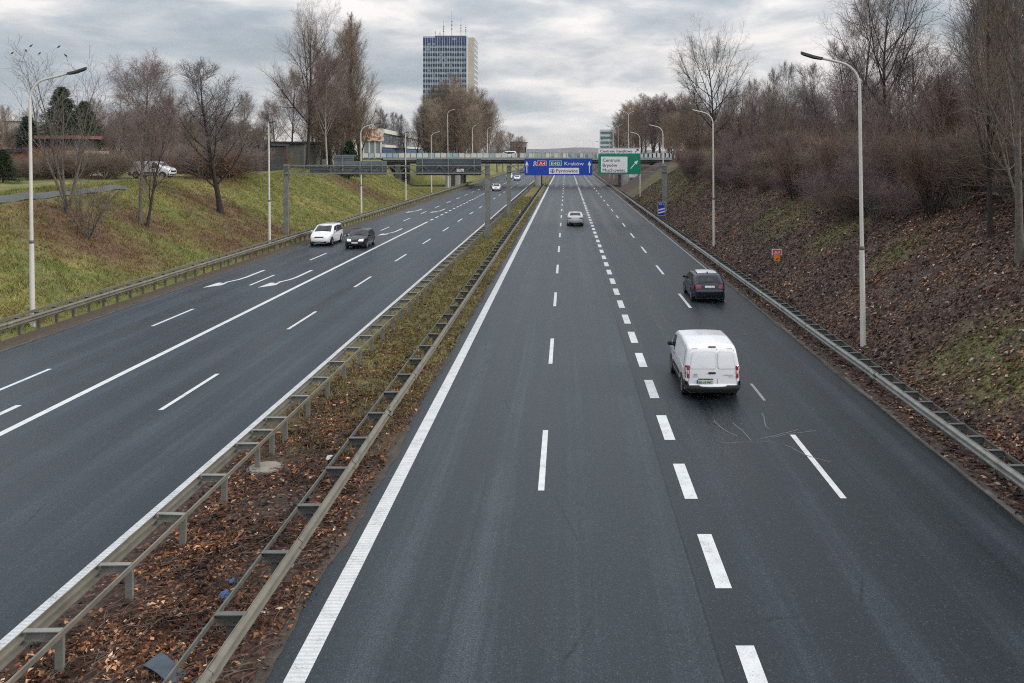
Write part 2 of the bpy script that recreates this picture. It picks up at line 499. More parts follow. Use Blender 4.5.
def build_roads():
    rr = road('carriageway', -4.63, 9.85, -40, 900, 'dark asphalt carriageway heading away')
    rl = road('carriageway', -22.7, -8.94, -40, 900, 'dark asphalt carriageway with oncoming traffic')
    p = Paint(); p.rect(-4.11, .33, -40, 900); p.build('edge_line', M['mark_rib'], rr)
    p = Paint()
    for k in range(-2, 60): p.rect(-.59, .15, 19.95 + 12 * k, 19.95 + 12 * k + 4.35)
    p.build('lane_line', M['mark'], rr)
    p = Paint()
    for k in range(-4, 90): p.rect(2.90, .30, 15.47 + 4 * k, 15.47 + 4 * k + 2.2)
    p.rect(2.90, .16, 376, 900); p.build('lane_line', M['mark'], rr)
    p = Paint()
    for k in range(-2, 60): p.rect(6.43, .15, 19.5 + 12 * k, 19.5 + 12 * k + 4.4)
    p.build('lane_line', M['mark'], rr)
    p = Paint(); p.rect(9.70, .12, 52, 900); p.build('edge_line', M['mark_worn'], rr)
    p = Paint(); p.rect(6.42, .1, 27.2, 29.2); p.build('worn_line', M['mark_worn'], rr)
    # pale scratches left in the asphalt
    p = Paint()
    rs = np.random.default_rng(3)
    for (cx, cy, n) in ((5.4, 23.6, 7), (2.6, 46, 6), (4.6, 47, 4), (6.9, 36, 2), (4.2, 38, 3)):
        for _ in range(n):
            x, y = cx + rs.normal(0, .7), cy + rs.normal(0, .7); a = rs.uniform(0, PI); pts = []
            for i in range(8):
                pts.append((x, y)); a += rs.normal(0, .16); x += .22 * math.cos(a); y += .22 * math.sin(a)
            p.strip(pts, .03)
    p.build('scratch', M['scratch'], rr)
    p = Paint(); p.rect(-9.12, .33, -40, 900); p.build('edge_line', M['mark_rib'], rl)
    p = Paint()
    for k in range(-3, 60): p.rect(-12.62, .15, 26.2 + 12 * k, 26.2 + 12 * k + 4.3)
    p.build('lane_line', M['mark'], rl)
    p = Paint(); p.rect(-16.1, .24, -40, 98)
    for k in range(0, 60): p.rect(-16.1, .24, 100 + 4 * k, 102.1 + 4 * k)
    p.build('lane_line', M['mark'], rl)
    p = Paint()
    for k in range(-3, 60): p.rect(-19.12, .15, 26.9 + 12 * k, 26.9 + 12 * k + 4.3)
    p.build('lane_line', M['mark'], rl)
    p = Paint()
    for ty in (19.2, 50, 81.6, 113):
        for cx in (-17.6, -20.85):
            # move-over arrow: stem swings outwards into a broad tip
            pts = [(cx + .25, ty + 7.5), (cx + .25, ty + 4.2), (cx + .15, ty + 3.2), (cx - .12, ty + 2.3), (cx - .35, ty + 1.7)]
            p.strip(pts, .2)
            p.poly([(cx - .05, ty + 2.1), (cx - .62, ty + 1.9), (cx - .72, ty), (cx + .02, ty + 1.0)][::-1])
    p.build('lane_arrow', M['mark'], rl)
    # concrete edging beside the asphalt
    b = MB()
    for k in range(0, 66):
        y = -30 + 5 * k; b.box(9.86, 10.03, y, y + 4.985, -.05, .022 + .006 * math.sin(k * 3.1))
    tag(b.build('kerb', M['kerb'], None), 'low stained concrete edging strip beside the asphalt', None, kind='structure')
    b = MB(); b.box(-23.05, -22.72, -30, 400, -.05, .02)
    tag(b.build('kerb', M['kerb'], None), 'low stained concrete edging beside oncoming lanes', None, kind='structure')

M['kerb'] = simple('stained_edging', (.105, .092, .082), .9, 0, .45, 2.5, .3, obj=False)
build_ground()
build_roads()

def verge(x_in, x_edge, amp, label, mat, y1=330):
    r = np.random.default_rng(int(abs(x_edge) * 100)); V = []; F = []
    ys = np.arange(8, y1, .22); e = r.normal(0, 1, len(ys)); e = np.convolve(e, np.ones(5) / 5, 'same') + .8 * np.interp(ys, np.arange(0, y1 + 5, 2.5), r.normal(0, 1, len(np.arange(0, y1 + 5, 2.5))))
    for i, y in enumerate(ys):
        for t in (0, .5, 1): V.append((x_in + (x_edge + amp * e[i] - x_in) * t, y, (.03, .022, .0065)[int(t * 2)]))
        if i:
            for j in range(2): k = i * 3 + j; F.append((k - 3, k - 2, k + 1, k))
    o = mesh_obj('verge', V, F, mat)
    if o.data.polygons[0].normal.z < 0: o.data.flip_normals()
    tag(o, label, None, kind='structure')
verge(-4.75, -4.52, .11, 'ragged strip of soil over the asphalt edge at the median', M['verge_soil'])
verge(-8.75, -8.90, .02, 'narrow strip of soil beside the edge line of the oncoming lanes', M['verge_soil'])
verge(10.1, 9.80, .05, 'ragged strip of soil and leaves over the edging below the bank', M['verge_soil'])
verge(-23.0, -22.62, .06, 'ragged strip of soil along the oncoming lanes', M['verge_soil'])

def gravel_path():
    m = simple('gravel_path', (.095, .105, .10), .95, 0, .15, 3, .2, obj=False)
    pix = [(-60, 205), (0, 198.5), (40, 195.5), (80, 192), (125, 186)]
    L = []
    for px, py in pix:
        x, y, z = hit(px, py); L.append((x, y))
    V = []; F = []
    global PATH
    dense = PATH = []
    for (a, b2) in zip(L[:-1], L[1:]):
        for t in np.linspace(0, 1, 12, endpoint=False): dense.append((a[0] + (b2[0] - a[0]) * t, a[1] + (b2[1] - a[1]) * t))
    for i, (x, y) in enumerate(dense):
        a = dense[max(i - 1, 0)]; b2 = dense[min(i + 1, len(dense) - 1)]
        dx, dy = b2[0] - a[0], b2[1] - a[1]; l = math.hypot(dx, dy)
        for j in range(5):
            s = (j / 4 - .5) * 1.7
            X, Y = x - dy / l * s, y + dx / l * s
            V.append((X, Y, tz(X, Y) + .06))
        if i:
            for j in range(4):
                k = i * 5 + j; F.append((k - 5, k - 4, k + 1, k))
    o = mesh_obj('path', V, F, m)
    if o.data.polygons[0].normal.z < 0: o.data.flip_normals()
    tag(o, 'grey gravel footpath along the top of the grass bank', None, kind='structure')
gravel_path()

def hills():
    xs = np.linspace(-5200, 5200, 90)
    V = []; F = []
    for j, (yy, hf) in enumerate(((5200, 0), (5500, .6), (5900, 1.0), (6500, .8), (7200, 0))):
        for x in xs:
            h = 24 + 12 * math.sin(x * .0016 + 1.9) + 8 * math.sin(x * .0049 + 1) + 4 * math.sin(x * .013)
            V.append((x, yy, 2 + h * hf))
    n = len(xs)
    for j in range(4):
        for i in range(n - 1):
            a = j * n + i; F.append((a, a + 1, a + n + 1, a + n))
    o = mesh_obj('hills', V, F, simple('far_wood', (.10, .10, .105), .95, 0, .3, .01, obj=False), smooth=True)
    tag(o, 'low wooded hills on the horizon beyond the bridge', None, kind='structure')
hills()

# ------------------------------------------------------------------ leaf litter and grass as real small faces
def island_mat(name, stops, rough=.85, green=None):
    m, nt, b = new_mat(name)
    g = nt.nodes.new('ShaderNodeNewGeometry')
    col = ramp(nt, g.outputs['Random Per Island'], stops)
    if green: col = green(nt, g, col)
    nt.links.new(col, b.inputs['Base Color']); b.inputs['Roughness'].default_value = rough
    b.inputs['Specular IOR Level'].default_value = .25
    return m

def scatter_leaves(name, X, Y, size, mat, label, lift=.03, tumble=.33):
    n = len(X); r = np.random.default_rng(11)
    Z = terrain(X, Y) + r.uniform(.005, lift, n)
    eps = .3
    zx = (terrain(X + eps, Y) - terrain(X - eps, Y)) / (2 * eps)
    up = np.stack([-np.clip(zx, -1, 1), np.zeros(n), np.ones(n)], -1) + r.normal(0, tumble, (n, 3))
    up /= np.linalg.norm(up, axis=1)[:, None]
    a = r.normal(0, 1, (n, 3)); a -= up * (a * up).sum(1)[:, None]; a /= np.linalg.norm(a, axis=1)[:, None]
    b = np.cross(up, a)
    L = size * np.clip(r.lognormal(-.12, .38, n), .35, 2.2); Wd = L * r.uniform(.3, .8, n)
    C = np.stack([X, Y, Z], -1)
    curl = r.uniform(-.05, .35, n) * L
    p0 = C - a * (L / 2)[:, None]; p2 = C + a * (L / 2)[:, None]
    p1 = C + b * (Wd / 2)[:, None] + up * curl[:, None]; p3 = C - b * (Wd / 2)[:, None] + up * curl[:, None]
    V = np.stack([p0, p1, p2, p3], 1).reshape(-1, 3)
    i = np.arange(n) * 4
    F = np.concatenate([np.stack([i, i + 1, i + 2], -1), np.stack([i, i + 2, i + 3], -1)])
    o = mesh_obj(name, V, F, mat)
    return tag(o, label, 'leaves', kind='stuff')

LEAF_STOPS = [(0, (.024, .018, .018)), (.35, (.058, .040, .034)), (.65, (.105, .066, .050)), (.86, (.165, .092, .06)), (.95, (.27, .18, .13)), (1, (.42, .35, .30))]
def clump(nt, g, col):
    f = noise(nt, g.outputs['Position'], 1.1, 4, .65)
    col = mixc(nt, 1.0, col, ramp(nt, f, [(.36, (.30, .27, .27)), (.5, (.95, .85, .80)), (.62, (1.75, 1.55, 1.3))]), 'MULTIPLY')
    return col
def green_leaf(nt, g, col):
    big = noise(nt, g.outputs['Position'], .28, 4, .65)
    col = mixc(nt, 1.0, col, ramp(nt, big, [(.38, (.72, .72, .80)), (.5, (1.2, 1.15, 1.12)), (.62, (1.75, 1.48, 1.22))]), 'MULTIPLY')
    f = noise(nt, g.outputs['Position'], 3.0, 5, .7)
    k = patch_mask(nt, g.outputs['Position'], GREEN_SPOTS)
    k = math_n(nt, 'MULTIPLY', k, ramp(nt, f, [(.42, 0.0), (.62, 1.8)]), clamp=True)
    k = math_n(nt, 'MULTIPLY', k, ramp(nt, g.outputs['Random Per Island'], [(.62, 1.0), (.7, .15)]))
    return mixc(nt, k, col, ramp(nt, g.outputs['Random Per Island'], [(0, (.06, .075, .02)), (.8, (.14, .145, .045)), (1, (.2, .12, .06))]))
M['leaf_median'] = island_mat('dead_leaf', [(0, (.03, .018, .014)), (.3, (.075, .038, .026)), (.6, (.15, .07, .04)), (.85, (.25, .125, .068)), (.96, (.42, .25, .15)), (1, (.6, .5, .42))], green=clump)
M['leaf_bank'] = island_mat('dead_leaf_bank', LEAF_STOPS, green=green_leaf)

def leaves():
    r = np.random.default_rng(5)
    # median: thick near the camera, thinner where grass takes over
    n = 85000
    Y = 9 + (r.random(n) ** 1.7) * 62
    X = r.uniform(-8.6, -4.52, n)
    keep = r.random(n) < np.where(Y < 22, 1.0, np.clip(1.15 - (Y - 22) / 20, .22, 1)) * np.clip(.35 + (np.sin(X * 2.3 + Y * .7) + np.sin(Y * 1.9 - X)) * .35 + .35, .15, 1)
    mx, my, _ = hit(265, 470)
    keep &= np.hypot(X - mx, Y - my) > .47 * (1 + .12 * np.sin(9 * X))
    keep &= ~((X > -5.0) & (r.random(n) < .30)) & ~((X < -8.1) & (r.random(n) < .6))
    scatter_leaves('leaves', X[keep], Y[keep], .088, M['leaf_median'], 'fallen brown leaves lying on the median strip', .05)
    n = 150000
    Y = 16 + (r.random(n) ** 1.4) * 130
    X = 9.95 + r.random(n) ** .9 * 10.9
    X = np.where((X < 10.3) & (r.random(n) < .55), X + 1.5, X)
    keep = (X / Y < .62)
    scatter_leaves('leaves', X[keep], Y[keep], .135, M['leaf_bank'], 'dead leaves covering the bank below the bushes', .06, .24)
leaves()

def sticks():
    r = np.random.default_rng(21); n = 5200
    X = np.concatenate([r.uniform(-8.1, -4.7, 3400), 10.1 + r.random(1800) * 9]); Y = np.concatenate([9 + r.random(3400) ** 1.5 * 45, 18 + r.random(1800) ** 1.3 * 60])
    a = r.uniform(0, PI, n); L = r.uniform(.12, .55, n)
    pts = np.zeros((n, 3, 3))
    for i, t in enumerate((-.5, 0, .5)):
        pts[:, i, 0] = X + np.cos(a) * L * t + (i == 1) * r.normal(0, .02, n); pts[:, i, 1] = Y + np.sin(a) * L * t
        pts[:, i, 2] = terrain(pts[:, i, 0], pts[:, i, 1]) + .03 + r.random(n) * .06
    rad = np.repeat(r.uniform(.003, .008, n)[:, None], 3, 1)
    V, F = tubes(pts, rad, 3)
    tag(mesh_obj('twig_litter', V, F, M['twig_stick']), 'fallen twigs among the dead leaves', 'twigs', kind='stuff')
M['twig_stick'] = simple('fallen_twig', (.10, .075, .06), .9, 0, .5, 2, obj=False)

def grass():
    r = np.random.default_rng(9)
    n = 76000
    Y = 26 + (r.random(n) ** 1.35) * 165
    X = -24.35 - r.random(n) * 17
    keep = (-X / Y < .72)
    for (qx, qy) in PATH[::3]: keep &= np.hypot(X - qx, Y - qy) > 1.15
    X = X[keep]; Y = Y[keep]
    n = len(X)
    # median tufts
    k = 9000
    Ym = 22 + (r.random(k) ** 1.3) * 130; Xm = r.uniform(-8.1, -4.75, k)
    kk = r.random(k) < np.clip((Ym - 20) / 14, 0, 1); Xm = Xm[kk]; Ym = Ym[kk]
    def tufts(name, X, Y, hmin, hmax, blades, mat, label):
        n = len(X)
        X = np.repeat(X, blades) + r.normal(0, .07, n * blades); Y = np.repeat(Y, blades) + r.normal(0, .07, n * blades)
        Z = terrain(X, Y); m = n * blades
        h = r.uniform(hmin, hmax, m); a = r.uniform(0, 2 * PI, m); w = r.uniform(.012, .03, m)
        lean = r.normal(0, .55, (m, 2)) * h[:, None]
        p0 = np.stack([X - w * np.cos(a), Y - w * np.sin(a), Z - .02], -1)
        p1 = np.stack([X + w * np.cos(a), Y + w * np.sin(a), Z - .02], -1)
        p2 = np.stack([X + lean[:, 0], Y + lean[:, 1], Z + h], -1)
        V = np.stack([p0, p1, p2], 1).reshape(-1, 3)
        i = np.arange(m) * 3
        o = mesh_obj(name, V, np.stack([i, i + 1, i + 2], -1), mat)
        tag(o, label, 'grass', kind='stuff')
    def gcol(nt, g, col):
        c, _ = grass_color(nt, g.outputs['Position'])
        return mixc(nt, 1.0, mixc(nt, .5, c, mixc(nt, .5, c, col)), ramp(nt, g.outputs['Random Per Island'], [(0, .75), (1, 1.75)]), 'MULTIPLY')
    mat = island_mat('grass_blade', [(0, (.075, .075, .025)), (.6, (.17, .155, .06)), (1, (.25, .20, .10))], green=gcol)
    tufts('grass', X, Y, .07, .26, 4, mat, 'short yellowish green grass on the sunny bank')
    mat2 = island_mat('median_blade', [(0, (.09, .08, .026)), (.5, (.21, .18, .05)), (1, (.31, .25, .10))])
    tufts('grass', Xm, Ym, .04, .16, 5, mat2, 'thin dry grass growing along the median strip')
grass()

# ------------------------------------------------------------------ bare trees
def norm(a): return a / np.maximum(np.linalg.norm(a, axis=-1, keepdims=True), 1e-9)

def grow(r, base, d, L, r0, P, trop, nz, taper=.85, gravity=0.0):
    """polylines [N,P,3], radii [N,P]"""
    n = len(base); pts = np.zeros((n, P, 3)); pts[:, 0] = base
    d = norm(d); step = (L / (P - 1))[:, None]
    for i in range(1, P):
        t = i / (P - 1)
        d = norm(d + np.array([0, 0, 1.0]) * (trop - gravity * t * 2) + r.normal(0, nz, (n, 3)))
        pts[:, i] = pts[:, i - 1] + d * step
    tt = np.linspace(0, 1, P)[None, :]
    rad = r0[:, None] * (1 - taper * tt)
    return pts, rad

def children(r, pts, rad, L, n, t0, t1, ang, angsd, ratio, shape, rr, rmin):
    Np, P, _ = pts.shape
    par = np.repeat(np.arange(Np), n)
    k = np.tile(np.arange(n), Np)
    t = t0 + (t1 - t0) * (k + r.random(len(k))) / n
    f = t * (P - 1); i = np.minimum(f.astype(int), P - 2); u = (f - i)[:, None]
    base = pts[par, i] * (1 - u) + pts[par, i + 1] * u
    tan = norm(pts[par, i + 1] - pts[par, i])
    pr = rad[par, i] * (1 - u[:, 0]) + rad[par, i + 1] * u[:, 0]
    ref = np.where(np.abs(tan[:, 2:3]) > .9, np.array([[1., 0, 0]]), np.array([[0, 0, 1.]]))
    n1 = norm(np.cross(tan, ref)); n2 = np.cross(tan, n1)
    az = (k * 2.39996 + par * 1.7 + r.normal(0, .45, len(k)))[:, None]
    A = np.radians(r.normal(ang, angsd, len(k)))[:, None]
    d = np.cos(A) * tan + np.sin(A) * (np.cos(az) * n1 + np.sin(az) * n2)
    ln = L[par] * ratio * shape(t) * r.uniform(.78, 1.2, len(k))
    rad0 = np.maximum(np.minimum(pr * rr, pr * .85), rmin)
    return base, d, ln, rad0

def tubes(pts, rad, k):
    n, P, _ = pts.shape
    T = np.zeros_like(pts)
    T[:, 1:-1] = pts[:, 2:] - pts[:, :-2]; T[:, 0] = pts[:, 1] - pts[:, 0]; T[:, -1] = pts[:, -1] - pts[:, -2]
    T = norm(T)
    mean = norm(pts[:, -1] - pts[:, 0])
    ref = np.where(np.abs(mean[:, 2:3]) > .8, np.array([[1., 0, 0]]), np.array([[0, 0, 1.]]))[:, None, :]
    n1 = norm(np.cross(T, np.broadcast_to(ref, T.shape))); n2 = np.cross(T, n1)
    q = 2 * PI * np.arange(k) / k
    V = pts[:, :, None, :] + rad[:, :, None, None] * (np.cos(q)[None, None, :, None] * n1[:, :, None, :] + np.sin(q)[None, None, :, None] * n2[:, :, None, :])
    base = (np.arange(n) * P * k)[:, None, None] + (np.arange(P - 1) * k)[None, :, None]
    j = np.arange(k)[None, None, :]; j2 = (np.arange(k) + 1)[None, None, :] % k
    F = np.stack([base + j, base + j2, base + k + j2, base + k + j], -1).reshape(-1, 4)
    return V.reshape(-1, 3), F

def merge(parts):
    Vs, Fs, n = [], [], 0
    for V, F in parts:
        Vs.append(V); Fs.append(F + n); n += len(V)
    return np.concatenate(Vs), np.concatenate(Fs)

ONE = lambda t: np.ones_like(t)
OVAL = lambda t: .35 + .9 * np.sin(np.clip(t, 0, 1) * PI * .82)
CONE = lambda t: 1.25 - t
SOFT = lambda t: 1.1 - .55 * t

def make_tree(seed, H, spec):
    """returns (trunk mesh arrays, crown mesh arrays)"""
    r = np.random.default_rng(seed)
    ns = spec.get('stems', 1)
    base = np.zeros((ns, 3)); base[:, :2] = r.normal(0, .18 if ns > 1 else 0, (ns, 2)); base[:, 2] = -.25
    sp = spec.get('spread', .05)
    a = np.arange(ns) * 2 * PI / max(ns, 1) + r.uniform(0, 1)
    d = np.stack([np.cos(a) * sp, np.sin(a) * sp, np.ones(ns)], -1)
    if 'lean' in spec: d = d + np.array([spec['lean']])
    L = H * r.uniform(.85, 1.0, ns) if ns > 1 else np.array([H])
    r0 = np.full(ns, spec['r'])
    lv = spec['levels']
    pts, rad = grow(r, base, d, L, r0, 11, spec.get('t_trop', .03), spec.get('t_nz', .05), spec.get('taper', .93))
    rad[:, 0] *= 1.35
    trunk = [tubes(pts, rad, 8)]; crown = []
    for i, l in enumerate(lv):
        b, dd, ln, rr = children(r, pts, rad, L, l['n'], l.get('t0', .2), l.get('t1', .98), l['ang'], l.get('sd', 10), l['ratio'], l.get('shape', ONE), l.get('rr', .6), l.get('rmin', .006))
        P = l.get('P', 5)
        pts, rad = grow(r, b, dd, ln, rr, P, l.get('trop', .05), l.get('nz', .12), l.get('taper', .8), l.get('grav', 0))
        L = ln
        part = tubes(pts, rad, l.get('k', 4 if i == 0 else 3))
        (trunk if l.get('limb', i == 0) else crown).append(part)
    return merge(trunk), merge(crown)

sticks()
PROTO = {}
def proto(kind, seed, H, spec, bark, twig):
    t, c = make_tree(seed, H, spec)
    mt = bpy.data.meshes.new('trunk'); mt.from_pydata(t[0], [], t[1]); mt.materials.append(bark); mt.shade_smooth()
    mc = bpy.data.meshes.new('crown'); mc.from_pydata(c[0], [], c[1]); mc.materials.append(twig)
    H = float(np.percentile(c[0][:, 2], 99.7))      # true height of the finished tree
    PROTO.setdefault(kind, []).append((mt, mc, H))

S_BROAD = dict(r=.40, taper=.84, t_nz=.035, levels=[
    dict(n=20, t0=.26, ang=52, sd=8, ratio=.44, shape=lambda t: .35 + 1.05 * np.sin(np.clip((t - .1) / .95, 0, 1) * PI), trop=.10, nz=.07, P=8, k=5, rr=.56),
    dict(n=10, t0=.18, ang=40, ratio=.46, shape=SOFT, trop=.07, nz=.09, P=6, k=4, rr=.6, limb=True),
    dict(n=8, t0=.12, ang=38, ratio=.55, shape=SOFT, trop=.05, nz=.10, P=4, rr=.6, rmin=.011),
    dict(n=5, t0=.08, ang=36, ratio=.70, trop=.03, nz=.10, P=3, rr=.7, rmin=.009)])
S_ASH = dict(r=.20, t_nz=.035, levels=[
    dict(n=24, t0=.16, ang=40, sd=8, ratio=.36, shape=lambda t: 1.1 * (1 - t) ** .55 + .14, trop=.13, nz=.06, P=7, k=4, rr=.42),
    dict(n=9, t0=.15, ang=34, ratio=.46, shape=SOFT, trop=.1, nz=.08, P=5, rr=.55, limb=True, rmin=.011),
    dict(n=7, t0=.08, ang=34, ratio=.58, trop=.06, nz=.09, P=4, rr=.6, rmin=.009),
    dict(n=4, t0=.08, ang=34, ratio=.72, trop=.04, nz=.10, P=3, rr=.7, rmin=.008)])
S_DENSE = dict(r=.16, stems=3, spread=.12, t_nz=.03, levels=[
    dict(n=20, t0=.08, ang=36, sd=8, ratio=.36, shape=lambda t: 1.05 * (1 - t) ** .5 + .15, trop=.14, nz=.06, P=6, k=4, rr=.42),
    dict(n=8, t0=.12, ang=32, ratio=.5, shape=SOFT, trop=.1, nz=.08, P=5, rr=.55, rmin=.013),
    dict(n=6, t0=.08, ang=34, ratio=.6, trop=.07, nz=.09, P=4, rr=.65, rmin=.011),
    dict(n=4, t0=.08, ang=34, ratio=.72, trop=.04, nz=.10, P=3, rr=.75, rmin=.010)])
S_POPLAR = dict(r=.32, t_nz=.02, levels=[
    dict(n=60, t0=.06, ang=30, sd=6, ratio=.25, shape=lambda t: 1.25 - .85 * t, trop=.15, nz=.04, P=7, k=4, rr=.26),
    dict(n=9, t0=.12, ang=24, ratio=.46, shape=SOFT, trop=.13, nz=.06, P=5, rr=.6, limb=False, rmin=.013),
    dict(n=8, t0=.08, ang=27, ratio=.55, trop=.1, nz=.08, P=4, rr=.7, rmin=.010),
    dict(n=3, t0=.1, ang=28, ratio=.7, trop=.08, nz=.09, P=3, rr=.8, rmin=.009)])
S_BIRCH = dict(r=.19, t_nz=.03, levels=[
    dict(n=24, t0=.32, ang=38, sd=7, ratio=.42, shape=lambda t: 1.1 * np.sqrt(np.clip(1.08 - t, 0, 1)) * np.clip(.55 + t, .6, 1) + .1, trop=.10, nz=.05, P=7, k=4, rr=.42),
    dict(n=10, t0=.2, ang=34, ratio=.44, shape=SOFT, trop=.07, nz=.08, P=5, rr=.55, limb=False, rmin=.011),
    dict(n=8, t0=.12, ang=36, ratio=.58, trop=.02, nz=.09, P=4, rr=.6, rmin=.008, grav=.03),
    dict(n=5, t0=.1, ang=34, ratio=.8, trop=-.02, nz=.09, P=4, rr=.7, rmin=.007, grav=.10)])
S_MULTI = dict(r=.10, stems=5, spread=.34, t_trop=.02, t_nz=.05, levels=[
    dict(n=13, t0=.25, ang=33, sd=9, ratio=.34, shape=SOFT, trop=.12, nz=.08, P=6, k=4, rr=.5),
    dict(n=6, t0=.2, ang=35, ratio=.42, trop=.08, nz=.1, P=4, rr=.6, rmin=.010),
    dict(n=4, t0=.2, ang=36, ratio=.5, trop=.05, nz=.12, P=3, rr=.7, rmin=.008)])
S_BUSH = dict(r=.032, stems=19, spread=.62, t_trop=-.012, t_nz=.06, levels=[
    dict(n=8, t0=.12, ang=32, sd=12, ratio=.52, shape=SOFT, trop=.05, nz=.09, P=5, k=3, rr=.6, rmin=.011, limb=True),
    dict(n=6, t0=.1, ang=36, sd=14, ratio=.62, trop=.03, nz=.10, P=4, rr=.65, rmin=.009),
    dict(n=3, t0=.1, ang=36, sd=16, ratio=.9, trop=.01, nz=.09, P=4, rr=.75, rmin=.008)])
S_SPARSE = dict(r=.028, stems=16, spread=.5, t_trop=.03, t_nz=.05, levels=[
    dict(n=7, t0=.25, ang=30, ratio=.4, trop=.1, nz=.08, P=5, k=3, rr=.6, rmin=.009, limb=True),
    dict(n=5, t0=.2, ang=34, ratio=.45, trop=.06, nz=.1, P=3, rr=.7, rmin=.007)])
S_SHOOTS = dict(r=.035, stems=22, spread=.34, t_trop=.0, t_nz=.05, levels=[
    dict(n=9, t0=.2, ang=26, ratio=.34, shape=SOFT, trop=.08, nz=.07, P=5, k=3, rr=.55, rmin=.010, limb=True),
    dict(n=5, t0=.15, ang=30, ratio=.55, trop=.06, nz=.08, P=4, rr=.7, rmin=.008),
    dict(n=3, t0=.15, ang=30, ratio=.75, trop=.04, nz=.08, P=3, rr=.75, rmin=.007)])

proto('broad', 1, 20, S_BROAD, M['bark_dark'], M['twig_grey'])
proto('broad', 12, 20, S_BROAD, M['bark_dark'], M['twig_brown'])
proto('ash', 2, 14, S_ASH, M['bark_dark'], M['twig_grey'])
proto('ash', 3, 14, S_ASH, M['bark_grey'], M['twig_brown'])
proto('ash', 4, 14, S_ASH, M['bark_dark'], M['twig_purple'])
proto('poplar', 5, 27, S_POPLAR, M['bark_dark'], M['twig_brown'])
proto('poplar', 6, 27, S_POPLAR, M['bark_grey'], M['twig_tan'])
proto('birch', 7, 14, S_BIRCH, M['bark_birch'], M['twig_purple'])
proto('birch', 8, 14, S_BIRCH, M['bark_grey'], M['twig_purple'])
proto('dense', 31, 14, S_DENSE, M['bark_dark'], M['twig_brown'])
proto('dense', 32, 14, S_DENSE, M['bark_grey'], M['twig_tan'])
proto('dense', 33, 14, S_DENSE, M['bark_dark'], M['twig_purple'])
proto('multi', 9, 11, S_MULTI, M['bark_grey'], M['twig_grey'])
proto('bush', 13, 3.4, S_BUSH, M['twig_purple'], M['twig_purple'])
proto('bush', 14, 3.4, S_BUSH, M['bark_grey'], M['twig_brown'])
proto('bush', 15, 3.4, S_BUSH, M['twig_red'], M['twig_brown'])
proto('bush', 16, 3.4, S_BUSH, M['twig_tan'], M['twig_tan'])
proto('bush', 17, 3.4, S_BUSH, M['twig_red'], M['twig_red'])
proto('sparse', 18, 3.0, S_SPARSE, M['bark_grey'], M['twig_brown'])
proto('sparse', 19, 4.2, S_SHOOTS, M['bark_dark'], M['twig_rust'])
proto('sparse', 20, 4.2, S_SHOOTS, M['bark_grey'], M['twig_purple'])

def make_conifer(seed, H, W):
    r = np.random.default_rng(seed)
    tr = tubes(np.array([[[0, 0, -.2], [0, 0, H * .5], [0, 0, H]]]), np.array([[.16, .09, .01]]), 7)
    Vs = []
    n = 300
    t = r.random(n) ** .8; z = .06 * H + t * H * .93
    az = r.uniform(0, 2 * PI, n); L = W * (1 - t) ** .75 * r.uniform(.6, 1.1, n) + .15
    per = 46
    s = r.random((n, per)) ** .7
    bx = np.cos(az)[:, None] * L[:, None] * s; by = np.sin(az)[:, None] * L[:, None] * s
    bz = z[:, None] + L[:, None] * (.18 * s - .32 * s * s)
    C = np.stack([bx, by, bz], -1).reshape(-1, 3) + r.normal(0, .09, (n * per, 3))
    m = len(C)
    a = norm(r.normal(0, 1, (m, 3)) + np.stack([np.cos(az), np.sin(az), -.2 + 0 * az], -1).repeat(per, 0) * 1.2)
    b = norm(np.cross(a, r.normal(0, 1, (m, 3))))
    l = r.uniform(.18, .42, m)[:, None]; w = r.uniform(.03, .07, m)[:, None]
    V = np.stack([C - b * w, C + b * w, C + a * l], 1).reshape(-1, 3)
    i = np.arange(m) * 3
    return tr, (V, np.stack([i, i + 1, i + 2], -1))

M['needle'] = island_mat('conifer_needles', [(0, (.012, .028, .014)), (.6, (.028, .055, .024)), (1, (.055, .085, .034))])
M['needle_blue'] = island_mat('blue_spruce_needles', [(0, (.014, .030, .026)), (.6, (.03, .058, .048)), (1, (.06, .09, .075))])
for seed, H, W, mat in ((21, 9, 2.9, M['needle']), (22, 7, 1.7, M['needle_blue'])):
    t, c = make_conifer(seed, H, W)
    mt = bpy.data.meshes.new('trunk'); mt.from_pydata(t[0], [], t[1]); mt.materials.append(M['bark_dark'])
    mc = bpy.data.meshes.new('crown'); mc.from_pydata(c[0], [], c[1]); mc.materials.append(mat)
    PROTO.setdefault('conifer', []).append((mt, mc, H))

NAMES = {'broad': ('bare_tree', 'tree'), 'ash': ('bare_tree', 'tree'), 'poplar': ('poplar_tree', 'tree'), 'dense': ('bare_tree', 'tree'), 'birch': ('birch_tree', 'tree'), 'multi': ('bare_tree', 'tree'),
         'bush': ('bush', 'bush'), 'sparse': ('bush', 'bush'), 'conifer': ('conifer_tree', 'tree')}

def plant(kind, v, x, y, H, label, group=None, rz=None, wide=1.0, z=None, tilt=0.0):
    mt, mc, h0 = PROTO[kind][v % len(PROTO[kind])]
    nm, cat = NAMES[kind]
    if z is None: z = tz(x, y)
    o = thing(nm, label, cat, (x, y, z), rz if rz is not None else random.uniform(0, 6.28), group)
    s = H / h0
    o.scale = (s * wide, s * wide, s)
    if tilt: o.rotation_euler[1] = tilt
    stem = 'stems' if kind in ('bush', 'sparse') else 'trunk'
    tw = 'twigs' if kind in ('bush', 'sparse') else 'crown'
    a = link(bpy.data.objects.new(stem, mt)); a.parent = o
    b = link(bpy.data.objects.new(tw, mc)); b.parent = o
    return o

